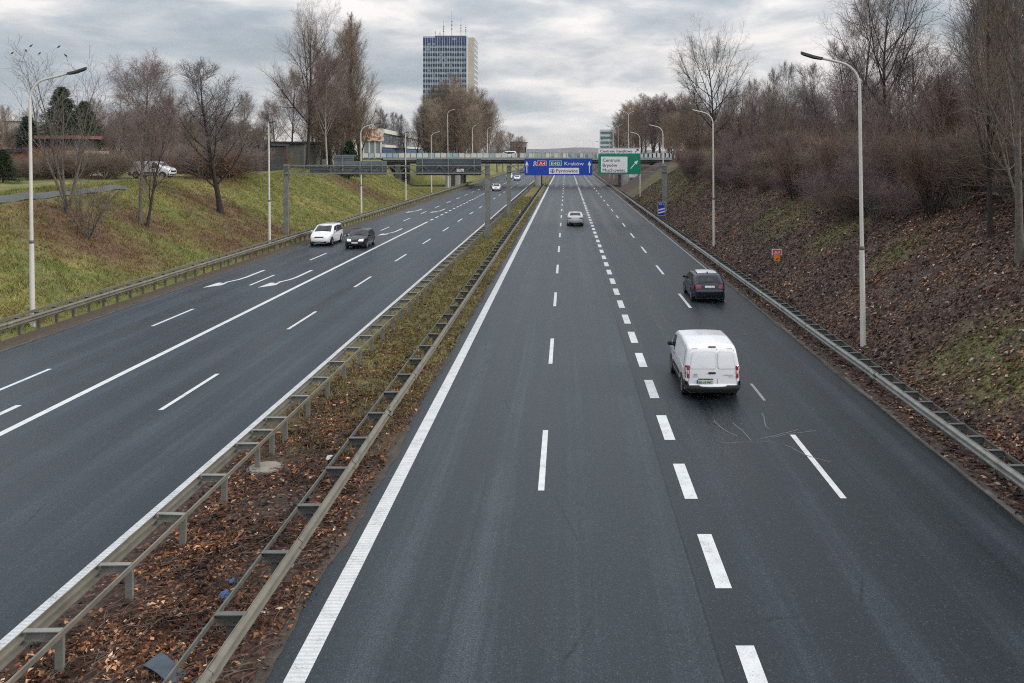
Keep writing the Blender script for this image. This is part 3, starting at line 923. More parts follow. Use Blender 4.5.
def plant_px(kind, v, px, py_top, Y, label, group=None, z=None, **kw):
    x = (px - VX) * Y / FPX
    z0 = tz(x, Y) if z is None else z
    H = CAMH - (py_top - VY) * Y / FPX - z0
    return plant(kind, v, x, Y, H, label, group, z=z0, **kw)

def build_trees():
    # ---- the grass bank beside the oncoming lanes
    x, y, z = hit(68, 213)
    first = plant('multi', 0, x, y, CAMH + (VY - 46) * y / FPX - z, 'slender bare tree forking from the base, birds in its top', rz=.4)
    x, y, z = hit(140, 224); plant('birch', 1, x, y, CAMH + (VY - 50) * y / FPX - z, 'bushy birch on the grass bank with the thicker of two dark trunks', rz=.3, wide=1.0)
    x, y, z = hit(147, 227); plant('ash', 2, x, y, CAMH + (VY - 86) * y / FPX - z, 'thin leaning dark tree beside the bushy birch trunk', rz=1.0, wide=.8, tilt=.14)
    x, y, z = hit(221, 213); plant('ash', 0, x, y, CAMH + (VY - 62) * y / FPX - z, 'lone dark bare tree leaning on the bank near the thin lamp post', rz=2.2, wide=1.5, tilt=.07)
    x, y, z = hit(88, 238); plant('sparse', 0, x, y, 4.6, 'leafless shrub with a dark tangled foot on the grass bank', rz=.2)
    x, y, z = hit(188, 219); plant('sparse', 0, x, y, 1.2, 'tiny twiggy sapling on the grass bank', rz=1.2)
    x, y, z = hit(278, 190); plant_px('bush', 4, 277, 149, 132, 'rust red bush beside the low grey building', rz=0, wide=1.1)
    # ---- tall trees by the gantry
    plant_px('broad', 1, 307, -6, 138, 'tallest bare tree with a straight dark trunk beside the gantry', rz=.5, wide=.72)
    plant_px('birch', 0, 327, 52, 136, 'pale trunked birch standing between the tall tree and poplars', rz=1.3, wide=.8)
    plant_px('birch', 1, 291, 64, 150, 'spreading birch just before the tallest bare tree', rz=.9, wide=1.0)
    plant_px('poplar', 0, 346, 12, 150, 'brown poplar with a slightly ragged top, left of the cone shaped one', rz=.2, wide=1.25)
    plant_px('poplar', 1, 361, 22, 156, 'cone shaped poplar tapering to a point above the sign gantry', rz=1.7, wide=1.5)
    plant_px('poplar', 0, 331, 40, 160, 'brown poplar half hidden behind the pale birch trunk', rz=2.5, wide=1.5)
    plant_px('dense', 0, 338, 92, 146, 'low dense brown tree filling the gap below the poplars', rz=1.5, wide=1.3)
    plant_px('dense', 1, 318, 78, 158, 'brown tree right behind the pale trunked birch', rz=2.2, wide=1.1)
    plant_px('conifer', 0, 349, 141, 132, 'small dark evergreen at the foot of the poplars', rz=2.5, wide=1.4)
    # ---- far left skyline
    plant_px('conifer', 0, 62, 88, 92, 'broad dark green conifer behind the brown hedge', rz=.3, wide=1.15)
    plant_px('conifer', 0, 84, 102, 95, 'second dark conifer merging with the broad one behind the hedge', rz=1.3, wide=1.2)
    plant_px('conifer', 1, 28, 117, 97, 'small blue green spruce near the dark roofed shed', rz=1, wide=1.2)
    plant_px('conifer', 0, 3, 150, 76, 'low dark green evergreen in front of the shed', rz=.6, wide=1.6)
    for px, top, Y, k, v, w in ((176, 95, 125, 'ash', 0, 1), (198, 100, 130, 'ash', 2, 1), (155, 105, 118, 'ash', 1, 1.1), (120, 108, 112, 'ash', 2, 1.2), (8, 105, 125, 'ash', 1, 1),
                                (-12, 90, 120, 'ash', 0, 1), (242, 92, 128, 'ash', 1, .9), (262, 112, 150, 'ash', 0, 1.1), (222, 108, 140, 'ash', 2, 1.2), (100, 98, 120, 'ash', 1, 1.1),
                                (48, 112, 140, 'ash', 0, 1.2), (138, 100, 150, 'ash', 1, 1.3), (275, 100, 170, 'ash', 1, 1.3), (186, 110, 105, 'ash', 1, 1.0), (25, 108, 150, 'ash', 2, 1.2), (210, 118, 160, 'ash', 0, 1.4)):
        plant_px(k, v, px, top, Y, 'bare tree in the background beyond the hedge and garages', 'bare trees in the background beyond the hedge', wide=w)
    for px, top, Y, v in ((96, 112, 108, 0), (112, 120, 112, 2), (130, 112, 116, 2), (152, 118, 112, 0), (170, 120, 120, 2), (190, 114, 122, 0), (206, 122, 128, 2), (224, 116, 134, 0), (240, 120, 138, 2), (256, 124, 146, 0), (16, 126, 118, 2), (-4, 118, 116, 0), (40, 124, 120, 2)):
        plant_px('dense', v, px, top, Y, 'dense brown tree in the woods just behind the hedge', 'dense brown trees just behind the hedge', wide=1.25)
    # hedge of brown bushes
    for i in range(34):
        if i in (14, 15, 18, 19, 20, 21, 24, 27): continue
        px = -14 + i * 7.6 + random.uniform(-2, 2)
        Y = 84 + random.uniform(-3, 9) + (px > 120) * 10
        top = random.uniform(143, 160) if px < 130 else random.uniform(138, 162)
        if 118 < px < 186: Y = 109; top = random.uniform(140, 150)
        plant_px('bush', random.choice((2, 2, 1, 4, 4) if px < 70 else (0, 1, 1, 2, 2, 4)), px, top, Y, 'brown bush forming part of the long hedge above the bank', 'bushes of the brown hedge above the bank', wide=1.5)
    # ---- trees near and behind the bridge on the left
    for px, top, Y, v, w in ((436, 86, 262, 0, 1.0), (447, 74, 266, 0, 1.0), (463, 82, 262, 1, 1.0), (475, 88, 268, 0, 1.0), (487, 97, 272, 1, 1.0), (429, 98, 256, 1, 1.0), (456, 92, 252, 0, 1.0), (441, 104, 250, 1, 1.1), (471, 104, 250, 1, 1.1)):
        plant_px('dense', v, px, top, Y, 'dense brown tree in the clump in front of the tower', 'clump of brown trees in front of the tower', wide=w, z=4)
    for px, top, Y in ((386, 108, 260), (396, 112, 265), (406, 114, 258), (416, 106, 255), (424, 110, 262), (378, 112, 268)):
        plant_px('ash', 0, px, top, Y, 'thin bare tree behind the blue and white building', 'thin trees behind the blue and white building')
    for px, top, Y in ((503, 140, 330), (511, 132, 340), (518, 136, 350), (497, 130, 320)):
        plant_px('ash', 1, px, top, Y, 'small bare tree beyond the bridge near the brown block', 'small trees beyond the bridge', wide=1.3)
    # ---- wooded bank beside the lanes heading away
    plant_px('broad', 0, 714, 19, 112, 'tall lone bare tree with a rounded crown above the brown bushes', rz=.2, wide=.8)
    for px, top, Y, k, v, w in ((619, 118, 300, 'dense', 2, 1.0), (626, 106, 280, 'dense', 0, 1.1), (633, 100, 262, 'dense', 1, 1.1), (641, 104, 248, 'dense', 0, 1.0), (646, 93, 236, 'ash', 1, 1.2), (653, 98, 228, 'dense', 2, 1.0),
                                (660, 92, 222, 'ash', 2, 1.2), (668, 95, 222, 'dense', 0, 1.1), (678, 93, 182, 'dense', 2, 1.1), (688, 97, 164, 'dense', 0, 1.1), (674, 112, 172, 'dense', 1, 1.2)):
        plant_px(k, v, px, top, Y, 'bare brown tree beyond the bridge behind the green sign', 'bare trees beyond the bridge behind the green sign', wide=w)
    for px, top, Y, v, w in ((765, 68, 95, 0, .8), (750, 78, 104, 1, .8), (783, 62, 92, 0, .75), (738, 82, 110, 2, 1), (800, 80, 88, 2, .9), (725, 88, 118, 1, 1.1), (700, 90, 125, 1, 1), (775, 85, 84, 1, .9), (757, 92, 88, 2, 1)):
        plant_px('ash', v, px, top, Y, 'slim bare tree among the bushes beside the lone round tree', 'slim trees among the bushes', wide=w)
    # big forked one and the dense wood
    plant_px('broad', 0, 886, -48, 62, 'large dark tree forking high above the lamp post', rz=2.0, wide=.8)
    for px, top, Y, v, w in ((815, 92, 92, 2, 1.2), (872, 78, 78, 2, 1.2), (938, 76, 62, 2, 1.2), (790, 100, 98, 1, 1.2), (770, 104, 104, 2, 1.2), (745, 108, 112, 0, 1.2), (725, 108, 122, 1, 1.2), (704, 106, 135, 0, 1.2)):
        plant_px('dense', v, px, top, Y, 'dense many stemmed tree behind the thicket on the bank', 'dense many stemmed trees behind the thicket', wide=w)
    for px, top, Y, k, v, w in ((826, 62, 76, 'ash', 0, 1.2), (848, 40, 72, 'ash', 2, 1.1), (908, 24, 62, 'broad', 1, .8), 
                                (985, -25, 48, 'ash', 0, 1.0), (940, 48, 48, 'ash', 2, 1.1), (1008, -50, 46, 'broad', 0, .7), (1038, -60, 44, 'ash', 0, .9), (1002, 10, 42, 'ash', 2, 1.0),
                                (900, 60, 74, 'ash', 0, 1.3), (1020, 20, 58, 'ash', 0, 1.2), (860, -10, 70, 'ash', 2, .9)):
        plant_px(k, v, px, top, Y, 'bare tree of the dense wood above the leaf covered bank', 'bare trees of the dense wood above the bank', wide=w)
    x, y, z = hit(1020, 262); plant('ash', 1, x, y, 15.5, 'pale grey trunk rising from the leaf covered bank beside bare earth', rz=1.0, wide=.72, tilt=-.07)
    x, y, z = hit(1003, 240); plant('ash', 0, x, y + 1, 13.5, 'dark thin tree just behind the pale grey trunk', rz=2.0, wide=.6)
    # bushes
    rs = random.Random(4)
    spots = []
    for row, (dx, hh) in enumerate(((6.6, 2.7), (8.8, 3.4), (11.5, 3.9), (15, 4.2))):
        yy = 33 + row * 1.2
        while yy < (190 if row < 2 else 150):
            spots.append((10.9 + dx + rs.uniform(-.7, .7), yy, hh * rs.uniform(.8, 1.2), row))
            yy += (2.9 + row * .3) * (1 + max(0, yy - 60) / 90)
    for (bx, by, bh, row) in spots:
        if bx / by > .60: continue
        px = VX + bx / by * FPX
        if row == 0 and (by < 40 or rs.random() < .25): continue
        if 640 < px < 690 and row < 2 and by > 130: continue
        v = rs.choice((0, 0, 1, 1, 3)) if px < 800 else rs.choice((0, 0, 1, 3, 1))
        if 770 < px < 800 and rs.random() < .5: v = 4
        if rs.random() < .12: continue
        if rs.random() < .38:
            plant('sparse', rs.choice((1, 2, 2)), bx, by, bh * rs.uniform(1.2, 1.75), 'tall leafless shrub of upright stems in the thicket along the bank', 'upright leafless shrubs of the thicket along the bank')
            continue
        plant('bush', v, bx, by, bh, 'brown leafless bush in the thicket along the leaf covered bank', 'leafless bushes of the thicket along the bank', wide=1.15)
    return first

BIRD_TREE = build_trees()

# birds in the tree top
def birds():
    m = simple('bird_black', (.012, .012, .014), .6, 0, .2)
    proto_b = None
    for i, (px, py) in enumerate(((12, 53), (26, 51), (32, 47), (38, 53), (61, 47), (64, 55))):
        # perch on the twig that lies nearest in the crown
        tw = [c for c in BIRD_TREE.children if c.name.startswith('crown')][0]
        if i == 0:
            mtx = Matrix.Translation(BIRD_TREE.location) @ BIRD_TREE.rotation_euler.to_matrix().to_4x4() @ Matrix.Diagonal((*BIRD_TREE.scale, 1))
            A = np.array(mtx); co = np.empty(len(tw.data.vertices) * 3); tw.data.vertices.foreach_get('co', co)
            Wc = co.reshape(-1, 3) @ A[:3, :3].T + A[:3, 3]
            sx = VX + Wc[:, 0] / Wc[:, 1] * FPX; sy = VY + (CAMH - Wc[:, 2]) / Wc[:, 1] * FPX
        k = int(np.argmin((sx - px) ** 2 + (sy - py - 2) ** 2))
        x, Y, z = Wc[k][0], Wc[k][1], Wc[k][2] + .14
        b = MB()
        b.lathe([(.0, -.19), (.055, -.15), (.095, -.05), (.10, .04), (.07, .13), (.045, .17), (.06, .205), (.05, .25), (.015, .275), (.0, .33)], axis='x', k=10)
        b.add([(-.17, -.03, 0), (-.17, .03, 0), (-.36, .05, -.03), (-.36, -.05, -.03), (-.17, 0, .04)], [(0, 1, 2, 3), (0, 4, 1), (1, 4, 2), (2, 4, 3), (3, 4, 0)])
        b.bar((0, .03, -.08), (0, .03, -.16), .012); b.bar((0, -.03, -.08), (0, -.03, -.16), .012)
        if proto_b is None: o = proto_b = b.build('bird', m, None, True, 60)
        else: o = link(proto_b.copy())
        o.location = (x, Y, z); o.rotation_euler = (0, -.75, random.uniform(0, 6))
        o.scale = (.5, .5, .5)
        tag(o, 'small black bird perched in the top of the slender forking tree', 'bird', 'birds perched in the slender forking tree')
birds()

# ------------------------------------------------------------------ crash barriers
def beam_mesh(x, face, y0, y1, ztop, mat, parent):
    """W beam whose face looks towards face (+1 = +x, -1 = -x)"""
    prof = [(0, 0), (.0, .02), (.07, .07), (.075, .095), (.01, .14), (.01, .17), (.075, .215), (.07, .24), (0, .29), (0, .31)]
    V = []; F = []
    ys = list(np.arange(y0, min(y1, 160), 4.0)) + [y for y in range(172, int(y1), 12)] + [y1]
    n = len(prof)
    full = [(p[0], p[1]) for p in prof] + [(p[0] - .012, p[1]) for p in prof[::-1]]
    m = len(full)
    rs = np.random.default_rng(int(abs(x) * 10))
    for i, y in enumerate(ys):
        dx, dz = rs.normal(0, .008), rs.normal(0, .006)
        for (o, h) in full: V.append((x + face * o + dx, y, ztop - .31 + h + dz))
        if i:
            for j in range(m):
                a = (i - 1) * m + j; b = (i - 1) * m + (j + 1) % m
                F.append((a, b, b + m, a + m))
    for y in ys[1:-1]:                      # overlapping splice plates, part of the beam
        if y > 110: break
        for (o1, h1), (o2, h2) in zip(prof[:-1], prof[1:]):
            if h2 - h1 < .015: continue
            n0 = len(V)
            V += [(x + face * (o1 + .009), y - .16, ztop - .31 + h1), (x + face * (o2 + .009), y - .16, ztop - .31 + h2), (x + face * (o2 + .009), y + .16, ztop - .31 + h2), (x + face * (o1 + .009), y + .16, ztop - .31 + h1)]
            F.append((n0, n0 + 1, n0 + 2, n0 + 3))
    o = mesh_obj('beam', V, F, mat, parent)
    bm = bmesh.new(); bm.from_mesh(o.data); bmesh.ops.recalc_face_normals(bm, faces=bm.faces); bm.to_mesh(o.data); bm.free()

def post_parts(parent, spots, make_post, make_arm, pmat, amat):
    """first hundred posts are parts with their bracket as sub-part, the rest one mesh"""
    p0 = make_post(MB(), 0, 0).build('post', pmat, parent)
    a0 = make_arm(MB(), 0, 0).build('bracket', amat, p0)
    for i, (x, y) in enumerate(spots[:100]):
        if i == 0: p = p0
        else:
            p = p0.copy(); link(p); p.parent = parent
            a = a0.copy(); link(a); a.parent = p
        p.location = (x, y, 0); p.rotation_euler = (0, random.gauss(0, .012), random.gauss(0, .02))
    if len(spots) > 100:
        b = MB(); a = MB()
        for x, y in spots[100:]: make_post(b, x, y); make_arm(b, x, y)
        tag(b.build('post', pmat, parent), kind='stuff')

def cpost(w, d, z0, z1, ox):
    def f(b, x, y):
        t = .008
        return (b.box(x + ox - w / 2, x + ox + w / 2, y - d / 2, y - d / 2 + t, z0, z1).box(x + ox - w / 2, x + ox - w / 2 + t, y - d / 2 + t, y + d / 2, z0, z1)
                .box(x + ox + w / 2 - t, x + ox + w / 2, y - d / 2 + t, y + d / 2, z0, z1))
    return f

def bracket(xa, xb, z0, z1, d=.09, lip=.045):
    def f(b, x, y):
        return (b.box(x + xa, x + xb, y - .012, y, z0, z1)            # web
                .box(x + xa - .02, x + xb + .02, y - d + .003, y + .022, z1 + .001, z1 + .016)   # top plate
                .box(x + xa, x + xb, y - d + .01, y - .012, z0, z0 + .01))
    return f

def barriers():
    # median, oncoming side: beam faces the oncoming lanes
    t = thing('guardrail', 'double guardrail along the median beside the oncoming lanes, light posts visible', 'guardrail', (0, 0, 0))
    beam_mesh(-8.24, -1, -20, 330, .76, M['beam_old'], t)
    b = MB(); b.bar((-7.66, -20, .70), (-7.66, 330, .70), .035, .085); b.build('rear_rail', M['beam_old'], t)
    ys = [4.6 + 2.06 * k for k in range(0, 95)]; ys.insert(10, 22.1); 
    post_parts(t, [(-7.72, y) for y in ys], cpost(.12, .07, -.15, .68, 0), bracket(-.49, .02, .60, .735), M['galv'], M['galv'])
    # median, other side
    t = thing('guardrail', 'guardrail along the median beside the lanes heading away, dark brackets', 'guardrail', (0, 0, 0))
    beam_mesh(-5.04, 1, -20, 330, .76, M['beam_old'], t)
    b = MB(); b.bar((-5.53, -20, .69), (-5.53, 330, .69), .03, .08); b.build('rear_rail', M['galv_dark'], t)
    post_parts(t, [(-5.30, 5.1 + 2.05 * k) for k in range(0, 95)], cpost(.12, .07, -.15, .62, 0), bracket(-.21, .24, .58, .735, .10), M['galv_dark'], M['galv_dark'])
    # beside the leaf covered bank
    t = thing('guardrail', 'grey guardrail below the leaf covered bank with closely spaced brackets behind', 'guardrail', (0, 0, 0))
    beam_mesh(10.24, -1, -20, 330, .76, M['galv'], t)
    b = MB(); b.bar((10.70, -20, .66), (10.70, 330, .66), .03, .10); b.build('rear_rail', M['galv_dark'], t)
    post_parts(t, [(10.46, 14.6 + 1.0 * k) for k in range(0, 150)], cpost(.10, .07, -.1, .58, .20), bracket(-.20, .22, .58, .735, .09), M['galv_dark'], M['galv_dark'])
    # below the grass bank
    t = thing('guardrail', 'pale guardrail below the grass bank on the far side of the oncoming lanes', 'guardrail', (0, 0, 0))
    beam_mesh(-23.82, 1, -20, 330, .78, M['beam_old'], t)
    b = MB(); b.bar((-24.28, -20, .80), (-24.28, 330, .80), .045, .12); b.build('rear_rail', M['beam_old'], t)
    post_parts(t, [(-24.05, 33 + 1.35 * k) for k in range(0, 130)], cpost(.11, .07, -.1, .62, 0), bracket(-.2, .2, .60, .74, .06), M['galv_dark'], M['galv_dark'])
barriers()

# ------------------------------------------------------------------ lamp posts
def lamp_post(x, y, side, label, top=11.75, arm=1.65, double=False, group=None, z=None, name='street_lamp', tilt=-.008):
    z = tz(x, y) if z is None else z
    t = thing(name, label, 'street lamp', (x, y, z - .05), 0, group)
    t.rotation_euler[1] = tilt
    h = top - z
    k = h - 1.35
    MB().tube([(0, 0, 0), (0, 0, 3.9)], [.115, .098], 12).build('lower_pole', M['pole'], t, True)
    MB().tube([(0, 0, 3.86), (0, 0, k)], [.078, .062], 12).build('pole', M['pole'], t, True)
    MB().lathe([(.10, 3.84), (.112, 3.86), (.112, 3.94), (.08, 3.99)], k=12).build('collar', M['galv_dark'], t, True)
    if arm <= 0:
        MB().tube([(0, 0, k), (0, 0, h)], [.062, .045], 10).build('pole_tip', M['pole'], t, True)
        MB().tube([(0, 0, h), (side * .12, 0, h + .03), (side * .55, 0, h + .08)], [.03, .05, .04], 8).build('lamp_head', M['lamp_black'], t, True)
    for sx in () if arm <= 0 else ((side, -side) if double else (side,)):
        pts = [(0, 0, k - .03)]
        for q in np.linspace(0, 1, 7):
            a = q * R(76); rr = .95
            pts.append((sx * rr * (1 - math.cos(a)), 0, k + rr * math.sin(a)))
        ex, ez = pts[-1][0], pts[-1][2]
        pts.append((sx * arm, 0, ez + (arm - abs(ex)) * .24))
        MB().tube(pts, .05, 10).build('arm', M['pole'], t, True)
        hx, hz = pts[-1][0], pts[-1][2]
        b = MB()
        prof = [(0, -.05, .10), (.12, -.06, .13), (.35, -.055, .17), (.7, -.01, .15), (.84, .02, .07)]
        for i, (d, lo, w) in enumerate(prof):
            b.V += [(hx + sx * d, -w, hz + d * .20 + lo), (hx + sx * d, w, hz + d * .20 + lo), (hx + sx * d, w * .8, hz + d * .20 + lo + .10), (hx + sx * d, -w * .8, hz + d * .20 + lo + .10)]
            if i:
                for j in range(4): b.F.append((4 * i - 4 + j, 4 * i - 4 + (j + 1) % 4, 4 * i + (j + 1) % 4, 4 * i + j))
        b.F += [(0, 1, 2, 3), (16, 17, 18, 19)]
        b.build('lamp_head', M['lamp_black'], t)
    return t

lamp_post(11.72, 33.2, -1, 'pale curved lamp post by the leaf covered bank beside the white van', top=12.05, arm=1.45, tilt=-.014)
lamp_post(11.95, 68, -1, 'slim lamp post on the leaf covered bank near the dark hatchback')
lamp_post(12.1, 104.5, -1, 'lamp post standing right beside the gantry leg and the blue striped sign')
lamp_post(12.35, 140, -1, 'lamp post rising just behind the green direction sign')
lamp_post(-24.45, 38.6, 1, 'tall white lamp post on the near grass bank with a long black lamp head', top=11.85, arm=1.75, tilt=-.012)
lamp_post(-24.85, 70.6, 1, 'slim white lamp post just before the gantry leg at the grass bank', top=10.6, arm=0)
lamp_post(-24.9, 102.5, 1, 'lamp post rising behind the grey sign backs on the gantry')
lamp_post(-24.9, 131, 1, 'straight lamp post between the two groups of sign backs', top=11.2, arm=0)
lamp_post(-24.9, 156, 1, 'lamp post standing where the grass bank meets the bridge', top=12.2)
lamp_post(-24.9, 178, 1, 'tall mast directly before the bridge, taller than its neighbours', top=17.5)
for x, y, tp in ((-24.9, 262, 11), (12.5, 240, 12), (12.5, 280, 12)):
    lamp_post(x, y, 1 if x < 0 else -1, 'distant lamp post beyond the bridge beside the motorway', tp, group='lamp posts beyond the bridge')
for px, Y, tp in ((472.6, 214, 15.4), (487.5, 214, 15.0)):
    lamp_post((px - VX) * Y / FPX, Y, 1, 'lamp post on the bridge in front of the brown tree clump', tp, arm=1.0, group='lamp posts on the bridge by the tree clump', z=6.8)
lamp_post((629 - VX) * 196 / FPX, 196, 1, 'tall mast with a double lamp head behind the green sign', 18.0, arm=1.4, double=True)
for px, Y, tp in ((614, 226, 15.5), (618.5, 232, 16.2)):
    lamp_post((px - VX) * Y / FPX, Y, -1, 'thin double headed mast far behind the green sign', tp, arm=1.2, double=True, group='thin masts far behind the green sign')
for px, Y, tp in ((581, 420, 12), (594, 400, 14)):
    lamp_post((px - VX) * Y / FPX, Y, -1, 'very distant lamp post on the skyline above the bridge', tp, group='lamp posts on the skyline')

# ------------------------------------------------------------------ text
def text_mesh(s, name, mat, parent, x, z, height, width=None, y=-.012, align='LEFT', bold=0.0):
    cu = bpy.data.curves.new('lettering', 'FONT')
    cu.body = s; cu.size = 1.0; cu.extrude = .004; cu.offset = bold; cu.resolution_u = 3
    o = bpy.data.objects.new('lettering', cu); link(o)
    dg = bpy.context.evaluated_depsgraph_get(); dg.update()
    me = bpy.data.meshes.new_from_object(o.evaluated_get(dg))
    bpy.data.objects.remove(o); bpy.data.curves.remove(cu)
    n = len(me.vertices); co = np.empty(n * 3); me.vertices.foreach_get('co', co); co = co.reshape(-1, 3)
    xs0, xs1 = co[:, 0].min(), co[:, 0].max()
    k = height / .72
    kx = k if width is None else width / (xs1 - xs0)
    X = (co[:, 0] - xs0) * kx
    if align == 'CENTER': X -= (xs1 - xs0) * kx / 2
    out = np.stack([x + X, np.full(n, y) - (co[:, 2] - 0) * 1.0, z + co[:, 1] * k], -1)
    me.vertices.foreach_set('co', out.reshape(-1)); me.update()
    me.materials.clear(); me.materials.append(mat)
    me.name = name
    o = link(bpy.data.objects.new(name, me)); o.parent = parent
    return o

def panel(b, x0, x1, z0, z1, y0, y1, r=.06):
    pts = []
    for (cx, cz, a0) in ((x1 - r, z1 - r, 0), (x0 + r, z1 - r, 90), (x0 + r, z0 + r, 180), (x1 - r, z0 + r, 270)):
        for i in range(5):
            a = R(a0 + i * 22.5); pts.append((cx + r * math.cos(a), cz + r * math.sin(a)))
    return b.prism(pts, 'y', y0, y1)

def arrow(b, x, z, h, w, ang=0, y0=-.016, y1=-.004):
    hw = w * .5
    P = [(-w * .14, -h / 2), (w * .14, -h / 2), (w * .14, h * .2), (hw, h * .08), (hw, h * .22), (0, h / 2), (-hw, h * .22), (-hw, h * .08), (-w * .14, h * .2)]
    c, s = math.cos(ang), math.sin(ang)
    b.prism([(x + p * c - q * s, z + p * s + q * c) for p, q in P], 'y', y0, y1)

# ------------------------------------------------------------------ gantries
def gantry(label, Y, xl, xr, zlo, zhi, legs, zt=None):
    t = thing('sign_gantry', label, 'gantry', (xl, Y, 0))
    W = xr - xl
    for lx, top, wd in legs:
        b = MB(); x = lx - xl
        b.box(x - wd / 2, x + wd / 2, -.16, -.145, 0, top).box(x - wd / 2, x + wd / 2, .145, .16, 0, top).box(x - wd / 2 + .02, x - wd / 2 + .05, -.145, .145, 0, top).box(x + wd / 2 - .05, x + wd / 2 - .02, -.145, .145, 0, top)
        b.build('leg', M['galv'], t)
        MB().box(x - wd / 2 - .12, x + wd / 2 + .12, -.28, .28, 0, .03).build('base_plate', M['galv_dark'], t)
    for z in (zlo, zhi):
        for y in (-.28, .28):
            MB().box(0, W, y - .05, y + .05, z - .06, z + .06).build('chord', M['galv'], t)
    b = MB(); n = int(W / .75)
    for i in range(n):
        xa, xb = i * W / n, (i + 1) * W / n
        for y in (-.28, .28):
            za, zb = (zlo + .06, zhi - .06) if i % 2 == 0 else (zhi - .06, zlo + .06)
            b.bar((xa, y, za), (xb, y, zb), .05)
        b.bar((xa, -.23, zlo), (xa, .23, zlo), .04)
    b.build('lattice', M['galv_dark'], t)
    return t

def back_sign(label, x0, x1, z0, z1, Y, mat, extra=None, posts=(), pz=None):
    """road sign seen from behind: it hangs on the far face of the gantry"""
    t = thing('direction_sign', label, 'road sign', ((x0 + x1) / 2, Y, z0))
    cx = (x0 + x1) / 2
    b = MB(); panel(b, x0 - cx, x1 - cx, 0, z1 - z0, .0, .05); b.build('panel', mat, t)
    b = MB()
    for k in range(1, 4): b.box(x0 - cx + .05, x1 - cx - .05, -.06, -.003, (z1 - z0) * k / 4 - .03, (z1 - z0) * k / 4 + .03)
    b.build('stiffener', M['sign_back'], t)
    for p in posts:
        MB().box(p - cx - .05, p - cx + .05, -.14, -.063, (pz or (z0, z1))[0] - z0, (pz or (z0, z1))[1] - z0).build('mounting_post', M['galv'], t)
    return t

GY = 78.0
gx = lambda px: (px - VX) * GY / FPX
gz = lambda py: CAMH - (py - VY) * GY / FPX
gantry('grey lattice sign gantry across the oncoming lanes', GY, gx(284.5), gx(489), gz(173.2), gz(165.6), [(gx(286.2), gz(164), .42), (gx(487.5), gz(164), .46)])
YS = GY + .34
back_sign('wide grey back of the lower sign on the gantry before the tall trees', gx(333), gx(386), gz(174.6), gz(161), YS, M['sign_back'], posts=[gx(x) for x in (342, 359.5, 371, 382)], pz=(gz(174), gz(161)))
back_sign('small grey back of the upper sign topping the wider one on the gantry', gx(332.5), gx(353), gz(160.8), gz(154.8), YS, M['sign_back'], posts=[gx(342)], pz=(gz(161), gz(155)))
back_sign('low dark back of the sign nearest the gantry leg by the grass bank', gx(309), gx(332.4), gz(172.6), gz(166.8), YS, M['sign_back_dark'], posts=[gx(330)])
t = back_sign('big dark back of the sign on the gantry in front of the bridge', gx(415.5), gx(481), gz(175.4), gz(159), YS, M['sign_back_dark'], posts=[gx(x) for x in (422, 448, 474)], pz=(gz(176), gz(157.5)))
b = MB(); b.box(-.1, .55, -.5, -.46, .35, .62); b.build('label_plate', M['sign_white'], t).location.x = .9

GY2 = 104.0
hx = lambda px: (px - VX) * GY2 / FPX
hz = lambda py: CAMH - (py - VY) * GY2 / FPX
gantry('grey sign gantry spanning the lanes heading away and carrying the blue and green signs', GY2, hx(507), hx(666.5), hz(171.5), hz(165.8), [(hx(508.7), hz(164.5), .5), (hx(664.5), hz(163.5), .62)])

